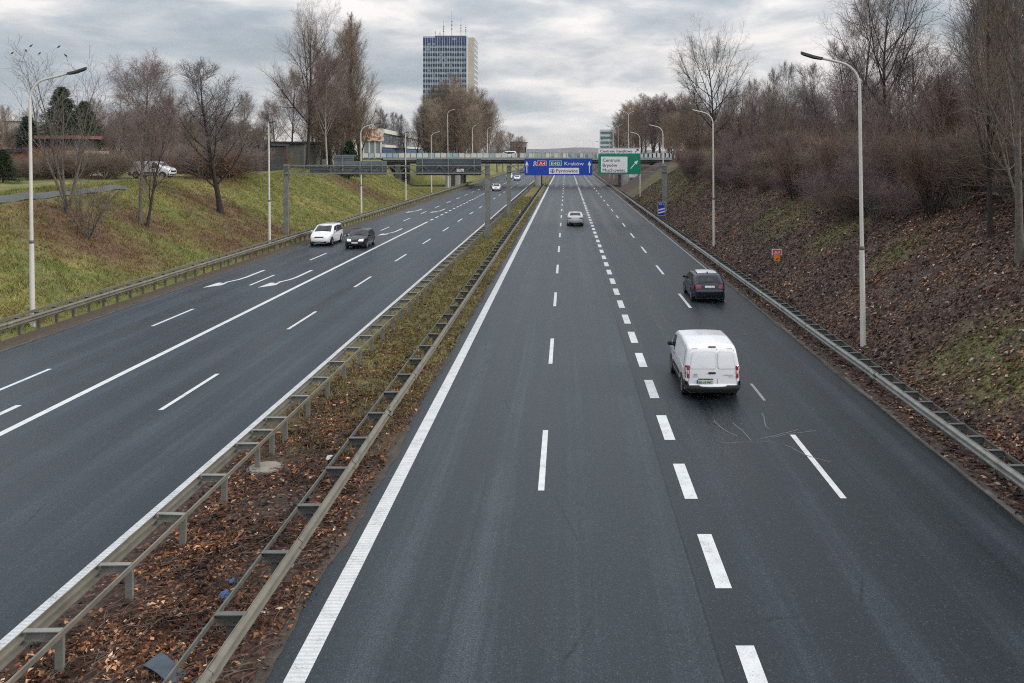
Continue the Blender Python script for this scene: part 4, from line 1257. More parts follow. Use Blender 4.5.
def blue_sign():
    x0, x1, z0, z1 = hx(524.6), hx(592.2), hz(175.3), hz(158.6)
    w, h = x1 - x0, z1 - z0
    t = thing('direction_sign', 'wide blue overhead motorway sign with two white arrows', 'road sign', (x0, GY2 - .42, z0))
    b = MB(); panel(b, 0, w, 0, h, 0, .05, .1); b.build('panel', M['sign_blue'], t)
    b = MB()
    for k in (.25, .75): b.box(.1, w - .1, .053, .1, h * k - .04, h * k + .04)
    b.build('stiffener', M['galv'], t)
    for ax in (.30, w - .36):
        b = MB(); arrow(b, ax, h * .5, h * .72, .34); b.build('arrow', M['sign_white'], t)
    u = w / 67.6; px = lambda p: (p - 524.6) * u; pz = lambda p: (175.3 - p) * u
    # motorway number, european route number
    b = MB(); panel(b, px(537.3), px(546.6), pz(165.9), pz(160.6), -.014, -.004, .05); p = b.build('number_plate', M['sign_white'], t)
    b = MB(); panel(b, px(537.3) + .04, px(546.6) - .04, pz(165.9) + .04, pz(160.6) - .04, -.02, -.0145, .04); b.build('plate_face', M['sign_red'], p)
    text_mesh('A4', 'lettering', M['sign_white'], p, px(539.2), pz(165.1), .42, .78, -.028)
    b = MB()   # small road pictogram beside the number
    x = px(533.4); b.prism([(x, pz(165.9)), (x + .12, pz(165.9)), (x + .2, pz(161)), (x + .14, pz(161))], 'y', -.016, -.004)
    b.prism([(x + .42, pz(165.9)), (x + .3, pz(165.9)), (x + .22, pz(161)), (x + .28, pz(161))], 'y', -.016, -.004)
    b.box(x - .02, x + .44, -.016, -.004, pz(162.6) - .03, pz(162.6) + .03)
    b.build('motorway_symbol', M['sign_white'], t)
    b = MB(); panel(b, px(549.2), px(561.6), pz(165.9), pz(160.6), -.014, -.004, .05); p = b.build('number_plate', M['sign_white'], t)
    b = MB(); panel(b, px(549.2) + .04, px(561.6) - .04, pz(165.9) + .04, pz(160.6) - .04, -.02, -.0145, .04); b.build('plate_face', M['sign_green'], p)
    text_mesh('E40', 'lettering', M['sign_white'], p, px(551.2), pz(165.1), .42, 1.05, -.028)
    text_mesh('Kraków', 'lettering', M['sign_white'], t, px(564.5), pz(165.3), .47, px(583.8) - px(564.5), -.012)
    b = MB(); panel(b, px(549), px(579), pz(173.8), pz(167.8), -.014, -.004, .05); p = b.build('destination_plate', M['sign_white'], t)
    text_mesh('Pyrzowice', 'lettering', M['ink'], p, px(556.4), pz(172.2), .40, px(577.5) - px(556.4), -.022)
    b = MB()   # airport symbol
    cx, cz = px(552.6), pz(170.8)
    b.lathe([(.26, -.004), (.26, .008), (.22, .008), (.22, -.004)], axis='z', k=20)
    b.V = [(cx + v[0], -.0145 - v[2] - .004, cz + v[1]) for v in b.V]
    b.prism([(cx - .03, cz - .2), (cx + .03, cz - .2), (cx + .03, cz + .2), (cx - .03, cz + .2)], 'y', -.03, -.0147)
    b.prism([(cx - .18, cz - .06), (cx + .18, cz - .06), (cx, cz + .09)], 'y', -.035, -.0305)
    b.prism([(cx - .08, cz - .2), (cx + .08, cz - .2), (cx, cz - .12)], 'y', -.035, -.0305)
    b.build('airport_symbol', M['ink'], p)
blue_sign()

def green_sign():
    x0, x1, z0, z1 = hx(598.2), hx(640.2), hz(174.3), hz(153.9)
    w, h = x1 - x0, z1 - z0; zt = hz(147.9) - z0
    t = thing('direction_sign', 'green overhead direction sign with a slanted white arrow and a white strip on top', 'road sign', (x0, GY2 - .42, z0))
    b = MB(); panel(b, 0, w, 0, h, 0, .05, .1); b.build('panel', M['sign_green'], t)
    b = MB(); panel(b, 0, w, h + .03, zt, 0, .05, .08); p = b.build('top_panel', M['sign_white'], t)
    b = MB()
    for zz in (h + .045, zt - .06): b.box(.06, w - .06, -.01, -.003, zz, zz + .03)
    b.build('border', M['ink'], p)
    u = w / 42.0; px = lambda q: (q - 598.2) * u; pz = lambda q: (174.3 - q) * u
    text_mesh('Centrum handlowe', 'lettering', M['ink'], p, px(600.2), pz(152.4), .36, px(632) - px(600.2), -.012)
    b = MB(); arrow(b, px(636.6), pz(150.6), .62, .34, R(-45)); b.build('arrow', M['ink'], p)
    b = MB()
    for k in (.25, .75): b.box(.1, w - .1, .053, .1, h * k - .04, h * k + .04)
    for xx in (w * .25, w * .75): b.box(xx - .05, xx + .05, .103, .22, .1, zt - .1)
    b.build('stiffener', M['galv'], t)
    b = MB(); panel(b, px(600.8), px(627.2), pz(172.4), pz(156.6), -.014, -.004, .08); p = b.build('destination_plate', M['sign_white'], t)
    for s, zz, x2 in (('Centrum', 161.6, 619.8), ('Brynów', 166.6, 617.0), ('Muchowiec', 171.5, 625.2)):
        text_mesh(s, 'lettering', M['ink'], p, px(602.6), pz(zz), .40, px(x2) - px(602.6), -.022)
    b = MB(); arrow(b, px(634), pz(164.4), 1.35, .36, R(-42)); b.build('arrow', M['sign_white'], t)
green_sign()

def stripe_sign():
    x, y = hx(658.2), 100.0
    x0, z1 = at(657.8, 202.2, y); x1, z0 = at(665.2, 215.6, y)
    w, h = x1 - x0, z1 - z0
    t = thing('countdown_sign', 'small blue upright sign with two slanted white stripes beside the gantry leg', 'road sign', (x0, y, z0))
    b = MB(); panel(b, 0, w, 0, h, 0, .03, .03); p = b.build('panel', M['sign_white'], t)
    b = MB(); panel(b, .03, w - .03, .03, h - .03, -.008, -.002, .03); b.build('face', M['sign_blue'], p)
    for k in (.20, .42):
        b = MB(); b.prism([(.05, h * k - .10), (w - .05, h * k + .10), (w - .05, h * k + .27), (.05, h * k + .07)], 'y', -.014, -.0085); b.build('stripe', M['sign_white'], t)
    text_mesh('200 m', 'lettering', M['sign_white'], t, w / 2, h * .80, .22, w * .72, -.014, 'CENTER')
    g = tz(x0 + w / 2, y) - z0
    for xx in (w * .3, w * .7): MB().tube([(xx, .06, g - .1), (xx, .06, h - .05)], .03, 8).build('post', M['galv'], t, True)
stripe_sign()

def a4_sign():
    x, y, z = hit(777, 290)
    x0, zt = at(771.8, 249, y); x1, zb = at(782, 255.2, y); _, zo = at(777, 261, y)
    w = x1 - x0
    t = thing('route_marker', 'little red A4 plate above an orange plate on a thin post in the leaf litter', 'road sign', ((x0 + x1) / 2, y, z))
    MB().tube([(0, .04, -.15), (0, .04, zt - z - .03)], .022, 8).build('post', M['galv_dark'], t, True)
    b = MB(); panel(b, -w / 2, w / 2, zb - z, zt - z, -.01, .01, .03); p = b.build('number_plate', M['sign_white'], t)
    b = MB(); panel(b, -w / 2 + .035, w / 2 - .035, zb - z + .03, zt - z - .03, -.018, -.0105, .02); b.build('plate_face', M['sign_pink'], p)
    text_mesh('A4', 'lettering', M['sign_white'], p, 0, zb - z + .06, (zt - zb) * .55, w * .55, -.026, 'CENTER')
    b = MB(); panel(b, -w * .29, w * .29, zo - z, zb - z - .02, -.01, .01, .03); q = b.build('lower_plate', M['sign_orange'], t)
    b = MB(); b.prism([(-.10, zo - z + .10), (.0, zo - z + .07), (.12, zo - z + .17), (.05, zo - z + .19), (.02, zo - z + .14)], 'y', -.018, -.0105); b.build('symbol', M['ink'], q)
a4_sign()

def delineator(x, y, label):
    t = thing('delineator', label, 'marker post', (x, y, tz(x, y)))
    MB().box(-.05, .05, -.03, .03, -.05, .95).build('post', M['sign_white'], t)
    MB().box(-.04, .04, -.036, -.0305, .70, .86).build('reflector', M['sign_orange'], t)
delineator(10.62, 109, 'small white marker post with an orange reflector below the striped sign')
delineator(-5.62, 103, 'small white marker post with an orange reflector on the median')

# ------------------------------------------------------------------ bridge
M['abut_shade'] = simple('abutment_shade', (.075, .075, .072), .9, 0, .35, .8, .2)  # concrete darkened to paint in the shade under the bridge
def bridge():
    y0, y1 = 198.0, 212.0
    X0, X1 = -43.0, 25.0
    t = thing('road_bridge', 'grey concrete road bridge with pale railing panels crossing all the lanes', 'bridge', (0, y0, 0))
    D = y1 - y0
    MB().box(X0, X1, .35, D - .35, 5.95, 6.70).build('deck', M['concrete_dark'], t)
    b = MB()
    for k in range(6): b.box(X0 + .2, X1 - .2, 1.2 + k * 2.3, 1.6 + k * 2.3, 5.45, 5.948)
    b.build('girder', M['sign_back_dark'], t)
    for yy in (0, D - .34): MB().box(X0, X1, yy, yy + .34, 6.38, 6.83).build('edge_beam', M['concrete'], t)
    MB().box(X0, X1, 1.4, D - 1.4, 6.703, 6.72).build('carriageway', M['asphalt'], t)
    for yy in (.36, D - 1.40): MB().box(X0, X1, yy, yy + 1.03, 6.703, 6.85).build('footway', M['concrete'], t)
    def column(x, y, w, d, zt):
        b = MB(); pts = []
        for i in range(16):
            a = 2 * PI * i / 16; pts.append((x + w / 2 * math.copysign(abs(math.cos(a)) ** .5, math.cos(a)), y + d / 2 * math.copysign(abs(math.sin(a)) ** .5, math.sin(a))))
        b.prism(pts, 'z', -.1, zt); b.build('pier', M['concrete'], t, True)
    for y in (1.2, 7, 12.8): column(-6.7, y, 1.5, .9, 5.447)
    for x in (-25.6, -27.8): 
        for y in (.9, 7, 12.5): column(x, y, 1.3, 1.1, 5.447)
    for y in (1.2, 7, 12.8): column(13.9, y, 1.7, 1.0, 5.447)
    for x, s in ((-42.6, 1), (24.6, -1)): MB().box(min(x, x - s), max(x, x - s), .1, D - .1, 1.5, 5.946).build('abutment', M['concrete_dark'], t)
    for xa, xb in ((-40.2, -39.2), (21.0, 22.0)): MB().box(xa, xb, .15, D - .15, .2, 5.444).build('abutment', M['abut_shade'], t)  # added inner walls, coloured dark for the shade below the deck
    # railing of pale panels between steel posts
    glass = [simple('railing_panel_' + str(k), c, .35, 0, .1, 2) for k, c in enumerate(((.50, .60, .66), (.62, .68, .70), (.36, .47, .54), (.66, .66, .62)))]
    rs = random.Random(2)
    b = MB()
    x = X0 - 12
    n = 0
    pan = None
    while x < X1 + 8:
        b.box(x - .04, x + .04, .08, .16, 6.45, 8.0)
        if x < -14 or n % 2 == 0 or x > 7:
            MB().box(x + .06, x + 1.30, .10, .125, 6.95, 7.95 - (.12 if rs.random() < .2 else 0)).build('railing_panel', glass[rs.randrange(4)], t)
        n += 1; x += 1.42 if x < -14 else 1.0
    b.box(X0 - 12, X1 + 8, .075, .165, 8.0, 8.06)
    b.build('railing_posts', M['galv'], t)
    b = MB(); x = X0
    while x < X1:
        b.box(x - .04, x + .04, D - .2, D - .12, 6.83, 7.95); x += 1.5
    for z in (7.2, 7.55, 7.9): b.box(X0, X1, D - .19, D - .13, z, z + .05)
    b.build('far_railing', M['galv'], t)
bridge()
for xa, xb in ((-140, -43.02), (25.02, 120)):
    o = MB().box(xa, xb, 199.4, 210.6, 6.3, 6.70).build('road', M['asphalt'])
    tag(o, 'cross road leading onto the bridge', None, kind='structure')

# ------------------------------------------------------------------ buildings
def tower():
    Y = 600.0
    x0, zt = at(423, 37.5, Y); x1, _ = at(466.5, 37.5, Y)
    x0s = x1; x2, _ = at(478.5, 37.5, Y)
    fl, nfl = 3.75, 23
    t = thing('office_tower', 'tall blue glass office tower with antennas on its roof', 'tower', (x0, Y, 0))
    W = x1 - x0; D = 26.0
    H = zt
    glass = [simple('tower_glass', (.018, .042, .095), .12, 0, .45, .35), simple('tower_spandrel', (.235, .30, .38), .3, 0, .4, .5)]
    fin = simple('tower_fin', (.62, .65, .68), .5, 0, .05); beige = simple('tower_concrete', (.50, .46, .38), .85, 0, .1, .3); top = simple('tower_top', (.015, .05, .20), .2, 0, .3, .4)
    MB().box(.3, W - .3, .4, D, 0, H - .05).build('core', beige, t)
    for k in range(nfl):
        z = H - (k + 1) * fl
        MB().box(.02, W - .02, .05, .38, z + 1.7, z + fl).build('window_band', glass[0] if k else top, t)
        MB().box(.02, W - .02, .0, .38, z, z + 1.69).build('spandrel', glass[1] if k else top, t)
        # pale blinds and open panes
        rs = random.Random(k); b = MB()
        for _ in range(2):
            c = rs.randrange(18); b.box(c * W / 18 + .2, (c + 1) * W / 18 - .2, .03, .046, z + 2.1, z + fl - .3)
        b.build('window_blind', glass[1], t)
    b = MB()
    for i in range(19):
        x = i * W / 18; b.box(x - .09, x + .09, -.28, -.003, 0, H + .2)
    b.build('fin', fin, t)
    MB().box(W, W + 1.2, -.5, D, 0, H + .6).build('stair_core', fin, t)
    MB().box(W + 1.25, W + 5.2, .6, D + 1, 0, H + .1).build('side_wall', beige, t)
    for k in range(nfl):
        z = H - (k + 1) * fl
        MB().box(W + 5.203, W + 5.30, 3.0, D, z + 1.2, z + fl - .1).build('side_window', glass[0], t)
        MB().box(W + 5.203, W + 5.45, 2.9, D, z, z + 1.19).build('side_spandrel', fin, t)
    MB().box(W * .25, W - 1, 4, D - 4, H - .04, H + 1.9).build('roof_house', simple('roof_dark', (.05, .06, .08), .7), t)
    MB().box(-.2, W - .02, -.2, .1, H + .21, H + .7).build('parapet', simple('parapet', (.12, .15, .22), .6), t)
    for px, tp, r in ((450.3, -28.3, .17), (442, -19, .15), (459.5, -21, .13), (464.5, -17.5, .13), (433.5, -9.5, .07), (438.3, -7.5, .07)):
        x = (px - VX) * Y / FPX - x0
        _, z = at(px, 37.5 + tp, Y)
        b = MB(); z0 = H + 2.4
        b.tube([(x, 8, H - .05), (x, 8, z0 + (z - z0) * .5)], r, 6); b.tube([(x, 8, z0 + (z - z0) * .5), (x, 8, z)], r * .5, 6)
        for q in (.25, .4, .55): b.box(x - r * 2.4, x + r * 2.4, 7.8, 8.2, z0 + (z - z0) * q, z0 + (z - z0) * q + .8)
        b.build('antenna', M['galv_dark'], t)
tower()

def office():
    """low white and blue building receding behind the bridge approach"""
    xA, yA = -48.2, 221.0; xB, yB = -60.0, 352.0
    t = thing('office_building', 'long low white and blue building with an orange patterned board at its end', 'building', (xA, yA, 5.8))
    ang = math.atan2(yB - yA, xB - xA); L = math.hypot(xB - xA, yB - yA)
    t.rotation_euler = (0, 0, ang - PI / 2)          # local +y runs along the facade, +x faces the motorway
    white = simple('render_white', (.62, .62, .58), .8, 0, .08, .5); blue = simple('cladding_blue', (.03, .07, .21), .5, 0, .15, 1); dark = simple('window_dark', (.03, .04, .05), .15, 0, .2, 1)
    grey = simple('render_grey', (.28, .31, .34), .8, 0, .1, 1)
    MB().box(-5.2, -.3, .3, L, -1, 7.4).build('wall', grey, t)
    MB().box(-5.4, .6, -.2, L, 7.41, 8.5).build('roof', white, t)
    for k in range(16):
        y = 2 + k * (L - 4) / 16
        MB().box(-.297, -.2, y, y + (L - 4) / 16 - .7, 4.6, 7.2).build('window', dark, t)
    MB().box(-.29, .5, 1, L, 3.7, 4.4).build('balcony', white, t)
    MB().box(-.29, .1, 1, L, .6, 3.2).build('blue_cladding', blue, t)
    for x in (-4.9, -3.4, -1.9, -.4): MB().box(x - .12, x + .12, -.1, .28, -1, 5.2).build('column', white, t)
    m, nt, bs = new_mat('pattern_board'); p = pos_node(nt, obj=True)
    nt.links.new(ramp(nt, noise(nt, p, 1.3, 2, .5), [(.42, (.60, .57, .52)), (.50, (.42, .17, .07)), (.62, (.30, .10, .05))], 'CONSTANT'), bs.inputs['Base Color'])
    MB().box(-5.3, .4, -.35, -.22, 5.3, 8.6).build('patterned_board', m, t)
office()

def low_block(label, px0, px1, pyt, Y, D, wall, roofc, wins=True, z0=None, cat='building', name='garage_block', rz=0.0, over=.4):
    x0, zt = at(px0, pyt, Y); x1, _ = at(px1, pyt, Y)
    zb = min(tz(x0, Y), tz(x1, Y)) - .3 if z0 is None else z0
    t = thing(name, label, cat, (x0, Y, zb), rz)
    W = x1 - x0; H = zt - zb
    MB().box(0, W, 0, D, 0, H - .35).build('wall', wall, t)
    MB().box(-over, W + over, -over, D + over, H - .345, H).build('roof', roofc, t)
    if wins:
        n = max(2, int(W / 2.6))
        for i in range(n):
            a = (i + .2) * W / n
            MB().box(a, a + W / n * .6, -.05, -.004, H * .40, H * .72).build('window', M['glass'], t)
    return t
dark_wall = simple('dark_timber', (.03, .03, .032), .85, 0, .3, 1.5); grey_wall = simple('grey_render', (.22, .22, .21), .85, 0, .2, 1); white_roof = simple('pale_sheet_roof', (.52, .53, .52), .5, 0, .1)
dark_roof = simple('dark_roof', (.03, .035, .045), .6, 0, .2); brick = simple('brick_wall', (.26, .11, .065), .85, 0, .25, 4); redroof = simple('red_brown_roof', (.20, .095, .08), .8, 0, .2, 2)
low_block('dark garage row with a thin pale roof edge behind the leaning tree', 214, 270, 143.5, 124, 7, dark_wall, dark_roof, False)
low_block('grey low building with a dark roof edge left of the tallest tree', 270, 304, 141.5, 142, 9, simple('dull_render', (.115, .115, .108), .85, 0, .3, 1), dark_roof, False)
low_block('pale low building glimpsed between the tallest tree and the poplars', 309, 332, 143, 165, 8, grey_wall, white_roof)
low_block('small pale roofed shed at the end of the dark garage row', 186, 205, 147.5, 112, 4, dark_wall, white_roof, False, name='garden_shed', cat='shed')
low_block('brick garden shed with a dark blue flat roof at the end of the hedge', -12, 20, 149, 88, 5, brick, simple('blue_black_roof', (.02, .03, .06), .5), False, name='garden_shed', cat='shed')
low_block('garden house with a long red brown roof in front of the conifers', 40, 76, 135.5, 90, 4, dark_wall, redroof, False, name='garden_house', cat='house')
low_block('white garden hut mostly hidden behind the brown hedge', 72, 88, 151, 89.5, 3, white_roof, white_roof, False, name='garden_hut', cat='hut')
low_block('pale apartment block far behind the spruce', 4, 21, 121, 330, 14, simple('far_render', (.5, .49, .46), .9), dark_roof, True, z0=4, name='apartment_block')
low_block('pale apartment block far behind the lone leaning tree', 243, 262, 131, 300, 12, simple('far_render_b', (.55, .54, .5), .9), white_roof, True, z0=4, name='apartment_block')
low_block('brown block on the skyline just above the bridge left of the blue sign', 510, 521, 141.5, 560, 14, simple('far_brown', (.16, .12, .10), .9), dark_roof, True, z0=3, name='apartment_block')
low_block('narrow pale block beside the brown block above the bridge', 521.5, 526.5, 141.8, 560, 10, simple('far_pale', (.42, .43, .44), .9), dark_roof, True, z0=3, name='apartment_block')

def glass_block():
    Y = 620; x0, zt = at(600.3, 129.5, Y); x1, _ = at(612.5, 129.5, Y)
    t = thing('glass_building', 'distant pale green glass building with horizontal bands behind the green sign', 'building', (x0, Y, 0))
    g = simple('green_glass', (.10, .17, .18), .2, 0, .2, .4); w = simple('pale_band', (.50, .56, .56), .5, 0, .1, .4)
    W = x1 - x0
    MB().box(.1, W - .1, .3, 16, 0, zt - .1).build('wall', g, t)
    for k in range(7): MB().box(0, W, 0, .297, zt - 3.6 * k - 1.6, zt - 3.6 * k).build('floor_band', w, t)
glass_block()

def white_roadside_sign():
    x0, zt = at(629, 174.5, 186); x1, zb = at(640, 177.5, 186)
    t = thing('notice_board', 'small white board on legs below the green sign near the bridge pier', 'sign', (x0, 186, tz(x0, 186)))
    W = x1 - x0; g = tz(x0, 186)
    MB().box(0, W, 0, .05, zb - g, zt - g).build('panel', M['sign_white'], t)
    for k in range(3): MB().box(W * k / 2 - .05, W * k / 2 + .05, .055, .12, -.3, zt - g).build('post', M['galv_dark'], t)
white_roadside_sign()

# ------------------------------------------------------------------ things lying on the median
def median_bits():
    x, y, _ = hit(265, 470)
    t = thing('manhole', 'round pale concrete manhole cover lying among the leaves of the median', 'manhole cover', (x, y, tz(x, y)))
    MB().lathe([(.0, .055), (.36, .055), (.385, .045), (.39, -.08)], k=32).build('cover', simple('pale_concrete', (.27, .235, .195), .9, 0, .15, 3, .05), t, True)
    MB().lathe([(.44, -.05), (.44, .03), (.40, .035), (.395, -.05)], k=32).build('ring', M['concrete_dark'], t, True)
    # sheet lying under the rear rail
    x, y = -5.98, 12.75
    b = MB(); n = 9
    for i in range(n):
        for j in range(5):
            u = i / (n - 1); v = j / 4
            b.V.append((u * .95 - .45, v * .30 - .15 - u * .06, .03 * math.sin(u * 5 + v) + .05 * u * (1 - u)))
    for i in range(n - 1):
        for j in range(4): k = i * 5 + j; b.F.append((k, k + 1, k + 6, k + 5))
    o = b.build('plastic_sheet', simple('blue_grey_plastic', (.045, .068, .09), .5, 0, .25, 6))
    md = o.modifiers.new('thick', 'SOLIDIFY'); md.thickness = .012
    o.location = (x, y, .16); o.rotation_euler = (R(4), R(6), R(-28))
    tag(o, 'flat blue grey plastic board lying under the rear rail of the median', 'litter')
    def crumple(name, px, py, s, mat, label, seed, group=None):
        x, y, _ = hit(px, py)
        bm = bmesh.new(); bmesh.ops.create_icosphere(bm, subdivisions=3, radius=1)
        r = np.random.default_rng(seed); q = r.normal(0, 1, (7, 3)); ph = r.uniform(0, 6, 7)
        for v in bm.verts:
            f = sum(math.sin(3.2 * v.co.dot(Vector(q[i])) + ph[i]) for i in range(7)) / 7
            v.co *= 1 + .55 * f; v.co.z *= .45
        me = bpy.data.meshes.new(name); bm.to_mesh(me); bm.free(); me.materials.append(mat)
        o = link(bpy.data.objects.new(name, me)); o.scale = s; o.location = (x, y, tz(x, y) + s[2] * .35); o.rotation_euler.z = seed
        tag(o, label, 'litter', group)
    bl = simple('blue_plastic', (.025, .075, .19), .35, 0, .3, 4); wh = simple('white_plastic', (.62, .62, .62), .4, 0, .15, 4)
    crumple('plastic_bottle', 225, 598, (.075, .14, .10), bl, 'crumpled blue plastic scrap lower down among the median leaves', 3)
    crumple('plastic_bottle', 232, 585, (.10, .07, .09), bl, 'small blue plastic scrap touching the median rail, farther one', 5)
    crumple('paper_scrap', 329, 461, (.06, .14, .14), wh, 'torn white scrap standing by the rear rail of the median', 6)
    for i, (px, py) in enumerate(((254, 522), (195, 569), (209, 612), (263, 614), (250, 504))):
        crumple('paper_scrap', px, py, (.04, .05, .04), wh, 'tiny white litter scrap among the brown median leaves', 10 + i, 'white scraps on the median')
median_bits()

# ------------------------------------------------------------------ vehicles
def round_chain(pts, rad, step=.05):
    out = [np.array(pts[0], float)]
    for i in range(1, len(pts) - 1):
        a, p, b = (np.array(pts[k], float) for k in (i - 1, i, i + 1))
        r = rad[i] if hasattr(rad, '__len__') else rad
        la, lb = np.linalg.norm(a - p), np.linalg.norm(b - p)
        r = min(r, la * .45, lb * .45)
        s, e = p + (a - p) / la * r, p + (b - p) / lb * r
        for t in np.linspace(0, 1, 6): out.append((1 - t) ** 2 * s + 2 * t * (1 - t) * p + t * t * e)
    out.append(np.array(pts[-1], float))
    res = [out[0]]
    for a, b in zip(out[:-1], out[1:]):
        n = max(1, int(np.linalg.norm(b - a) / .12))
        for k in range(1, n + 1): res.append(a + (b - a) * k / n)
    keep = [res[0]]
    for q in res[1:]:
        if np.linalg.norm(q - keep[-1]) > 1e-4: keep.append(q)
    return np.array(keep)

def tri_patch(poly, grid=.09):
    """triangulate a closed 2D outline with interior points"""
    poly = [Vector((float(a), float(b))) for a, b in poly]
    n = len(poly)
    us = [p.x for p in poly]; vs = [p.y for p in poly]
    def inside(x, y):
        c = False; j = n - 1
        for i in range(n):
            a, b = poly[i], poly[j]
            if (a.y > y) != (b.y > y) and x < (b.x - a.x) * (y - a.y) / (b.y - a.y) + a.x: c = not c
            j = i
        return c
    def dist(x, y):
        d = 9
        for i in range(n):
            a, b = poly[i], poly[(i + 1) % n]; ab = b - a
            t = max(0, min(1, ((x - a.x) * ab.x + (y - a.y) * ab.y) / max(ab.length_squared, 1e-9)))
            d = min(d, math.hypot(x - a.x - ab.x * t, y - a.y - ab.y * t))
        return d
    pts = list(poly)
    x = min(us) + grid / 2
    while x < max(us):
        y = min(vs) + grid / 2
        while y < max(vs):
            if inside(x, y) and dist(x, y) > grid * .35: pts.append(Vector((x, y)))
            y += grid
        x += grid
    v, e, f, *_ = delaunay_2d_cdt(pts, [(i, (i + 1) % n) for i in range(n)], [], 1, 1e-5)
    return [(p.x, p.y) for p in v], [tuple(t) for t in f]

class Car:
    """body of revolution-free car: a side outline swept over a shaped width; +y is forward, z up from the road"""
    def __init__(s, spec):
        s.sp = spec
        s.chain = round_chain(spec['top'], spec.get('rad', .12))
        s.y0, s.y1 = s.chain[0][0], s.chain[-1][0]
        s.ymin, s.ymax = s.chain[:, 0].min(), s.chain[:, 0].max()
        s.r = spec.get('round', .07)
        top_i = int(np.argmax(s.chain[:, 1])); s.top_i = top_i
        s.rear = s.chain[:top_i + 1]; s.front = s.chain[top_i:][::-1]
    def W(s, y, z):
        sp = s.sp; w = sp['w']
        belt = sp['belt']
        c = (s.ymin + s.ymax) / 2; h = (s.ymax - s.ymin) / 2
        u = (y - c) / h
        w -= sp.get('tf', .13) * max(0, (u - .45) / .55) ** 2.2 if u > 0 else sp.get('tr', .08) * max(0, (-u - .5) / .5) ** 2.4
        if z > belt:
            q = (z - belt); w -= sp['tumble'] * q * (1 - math.exp(-q * 6))
        else: w -= .07 * ((belt - z) / belt) ** 2.2
        return w
    def rear_y(s, z): return float(np.interp(z, s.rear[:, 1], s.rear[:, 0]))
    def front_y(s, z): return float(np.interp(z, s.front[:, 1], s.front[:, 0]))
    def body(s, mat, parent):
        ch = s.chain; r = s.r; n = len(ch); sp = s.sp
        T = np.gradient(ch, axis=0); T /= np.linalg.norm(T, axis=1)[:, None]
        # chain runs rear -> roof -> front, so inward (down) is the right-hand normal
        Nin = np.stack([T[:, 1], -T[:, 0]], -1)
        V = []; F = []
        crown = sp.get('crown', .035)
        cols = 11
        for i in range(n):
            w = s.W(*ch[i]) - r
            for j in range(cols):
                t = -1 + 2 * j / (cols - 1)
                off = -Nin[i] * crown * (1 - t * t)
                V.append((t * w, ch[i][0] + off[0], ch[i][1] + off[1]))
            if i:
                for j in range(cols - 1):
                    a = (i - 1) * cols + j; F.append((a, a + 1, a + cols + 1, a + cols))
        inner = None
        for sgn in (-1, 1):
            base = len(V)
            K = 5
            for k in range(K):
                th = k / (K - 1) * PI / 2
                d = r * (1 - math.cos(th)); wo = r * (1 - math.sin(th))
                for i in range(n):
                    p = ch[i] + Nin[i] * d
                    V.append((sgn * (s.W(*p) - wo), p[0], p[1]))
                if k:
                    for i in range(n - 1):
                        a = base + (k - 1) * n + i; F.append((a, a + 1, a + n + 1, a + n))
            ins = ch + Nin * r
            # lower edge with wheel arches
            low = []
            zb = sp['sill']
            for (ya, s_) in ((sp['axles'][0], 1), (sp['axles'][1], 1)):
                ra = sp['wr'] + .07; zc = sp['wr']
                a0 = math.acos(min(1, max(-1, (zb - zc) / ra)))
                for q in np.linspace(-a0, a0, 15): low.append((ya + ra * math.sin(q), zc + ra * math.cos(q)))
            low = [(y, max(zb, z)) for y, z in low]
            ends = [(ins[-1][0], zb + .02)] if ins[-1][1] > zb + .05 else []
            poly = [tuple(p) for p in ins] + [p for p in low[::-1]]
            v2, f2 = tri_patch(poly, .11)
            b2 = len(V)
            for (y, z) in v2: V.append((sgn * s.W(y, z), y, z))
            for f in f2: F.append(tuple(b2 + i for i in f))
        me = bpy.data.meshes.new('body'); me.from_pydata(V, [], F)
        bm = bmesh.new(); bm.from_mesh(me)
        bmesh.ops.remove_doubles(bm, verts=bm.verts, dist=.0015)
        bmesh.ops.recalc_face_normals(bm, faces=bm.faces)
        bm.to_mesh(me); bm.free()
        me.materials.append(mat); me.shade_smooth(); me.set_sharp_from_angle(angle=R(38))
        o = link(bpy.data.objects.new('body', me)); o.parent = parent
        # dark underside and wheel housings
        b = MB(); w = sp['w'] - .16
        b.box(-w, w, s.ymin + .12, s.ymax - .12, sp['sill'] - .03, sp['sill'] + .12)
        for ya in sp['axles']: b.box(-w, w, ya - sp['wr'] - .08, ya + sp['wr'] + .08, sp['sill'] + .121, sp['wr'] * 2 + .08)
        b.build('underbody', M['trim'], parent)
        return o
    # patches that lie just proud of the skin
    def side(s, b, poly, off=.005, sides=(-1, 1), grid=.12):
        v, f = tri_patch(poly, grid)
        for sg in sides:
            b.add([(sg * (s.W(y, z) + off), y, z) for y, z in v], f)
    def end(s, b, poly, front, off=.006, grid=.10):
        """poly in (x, z) laid on the rear or front faces, wrapping round the corner"""
        v, f = tri_patch(poly, grid); out = []
        crown = s.sp.get('crown', .035); r = s.r
        fy = s.front_y if front else s.rear_y
        for x, z in v:
            y = fy(z); dz = .01
            ty, tz_ = fy(z + dz) - fy(z - dz), 2 * dz
            l = math.hypot(ty, tz_); ny, nz = (tz_ / l, -ty / l) if front else (-tz_ / l, ty / l)
            w = s.W(y, z) - r; t = min(1, abs(x) / w)
            q = crown * (1 - t * t) + off
            e = abs(x) - w
            if e > 0: q = off - (r - math.sqrt(max(0, r * r - min(e, r) ** 2)))
            out.append((x, y + ny * q, z + nz * q))
        b.add(out, f)
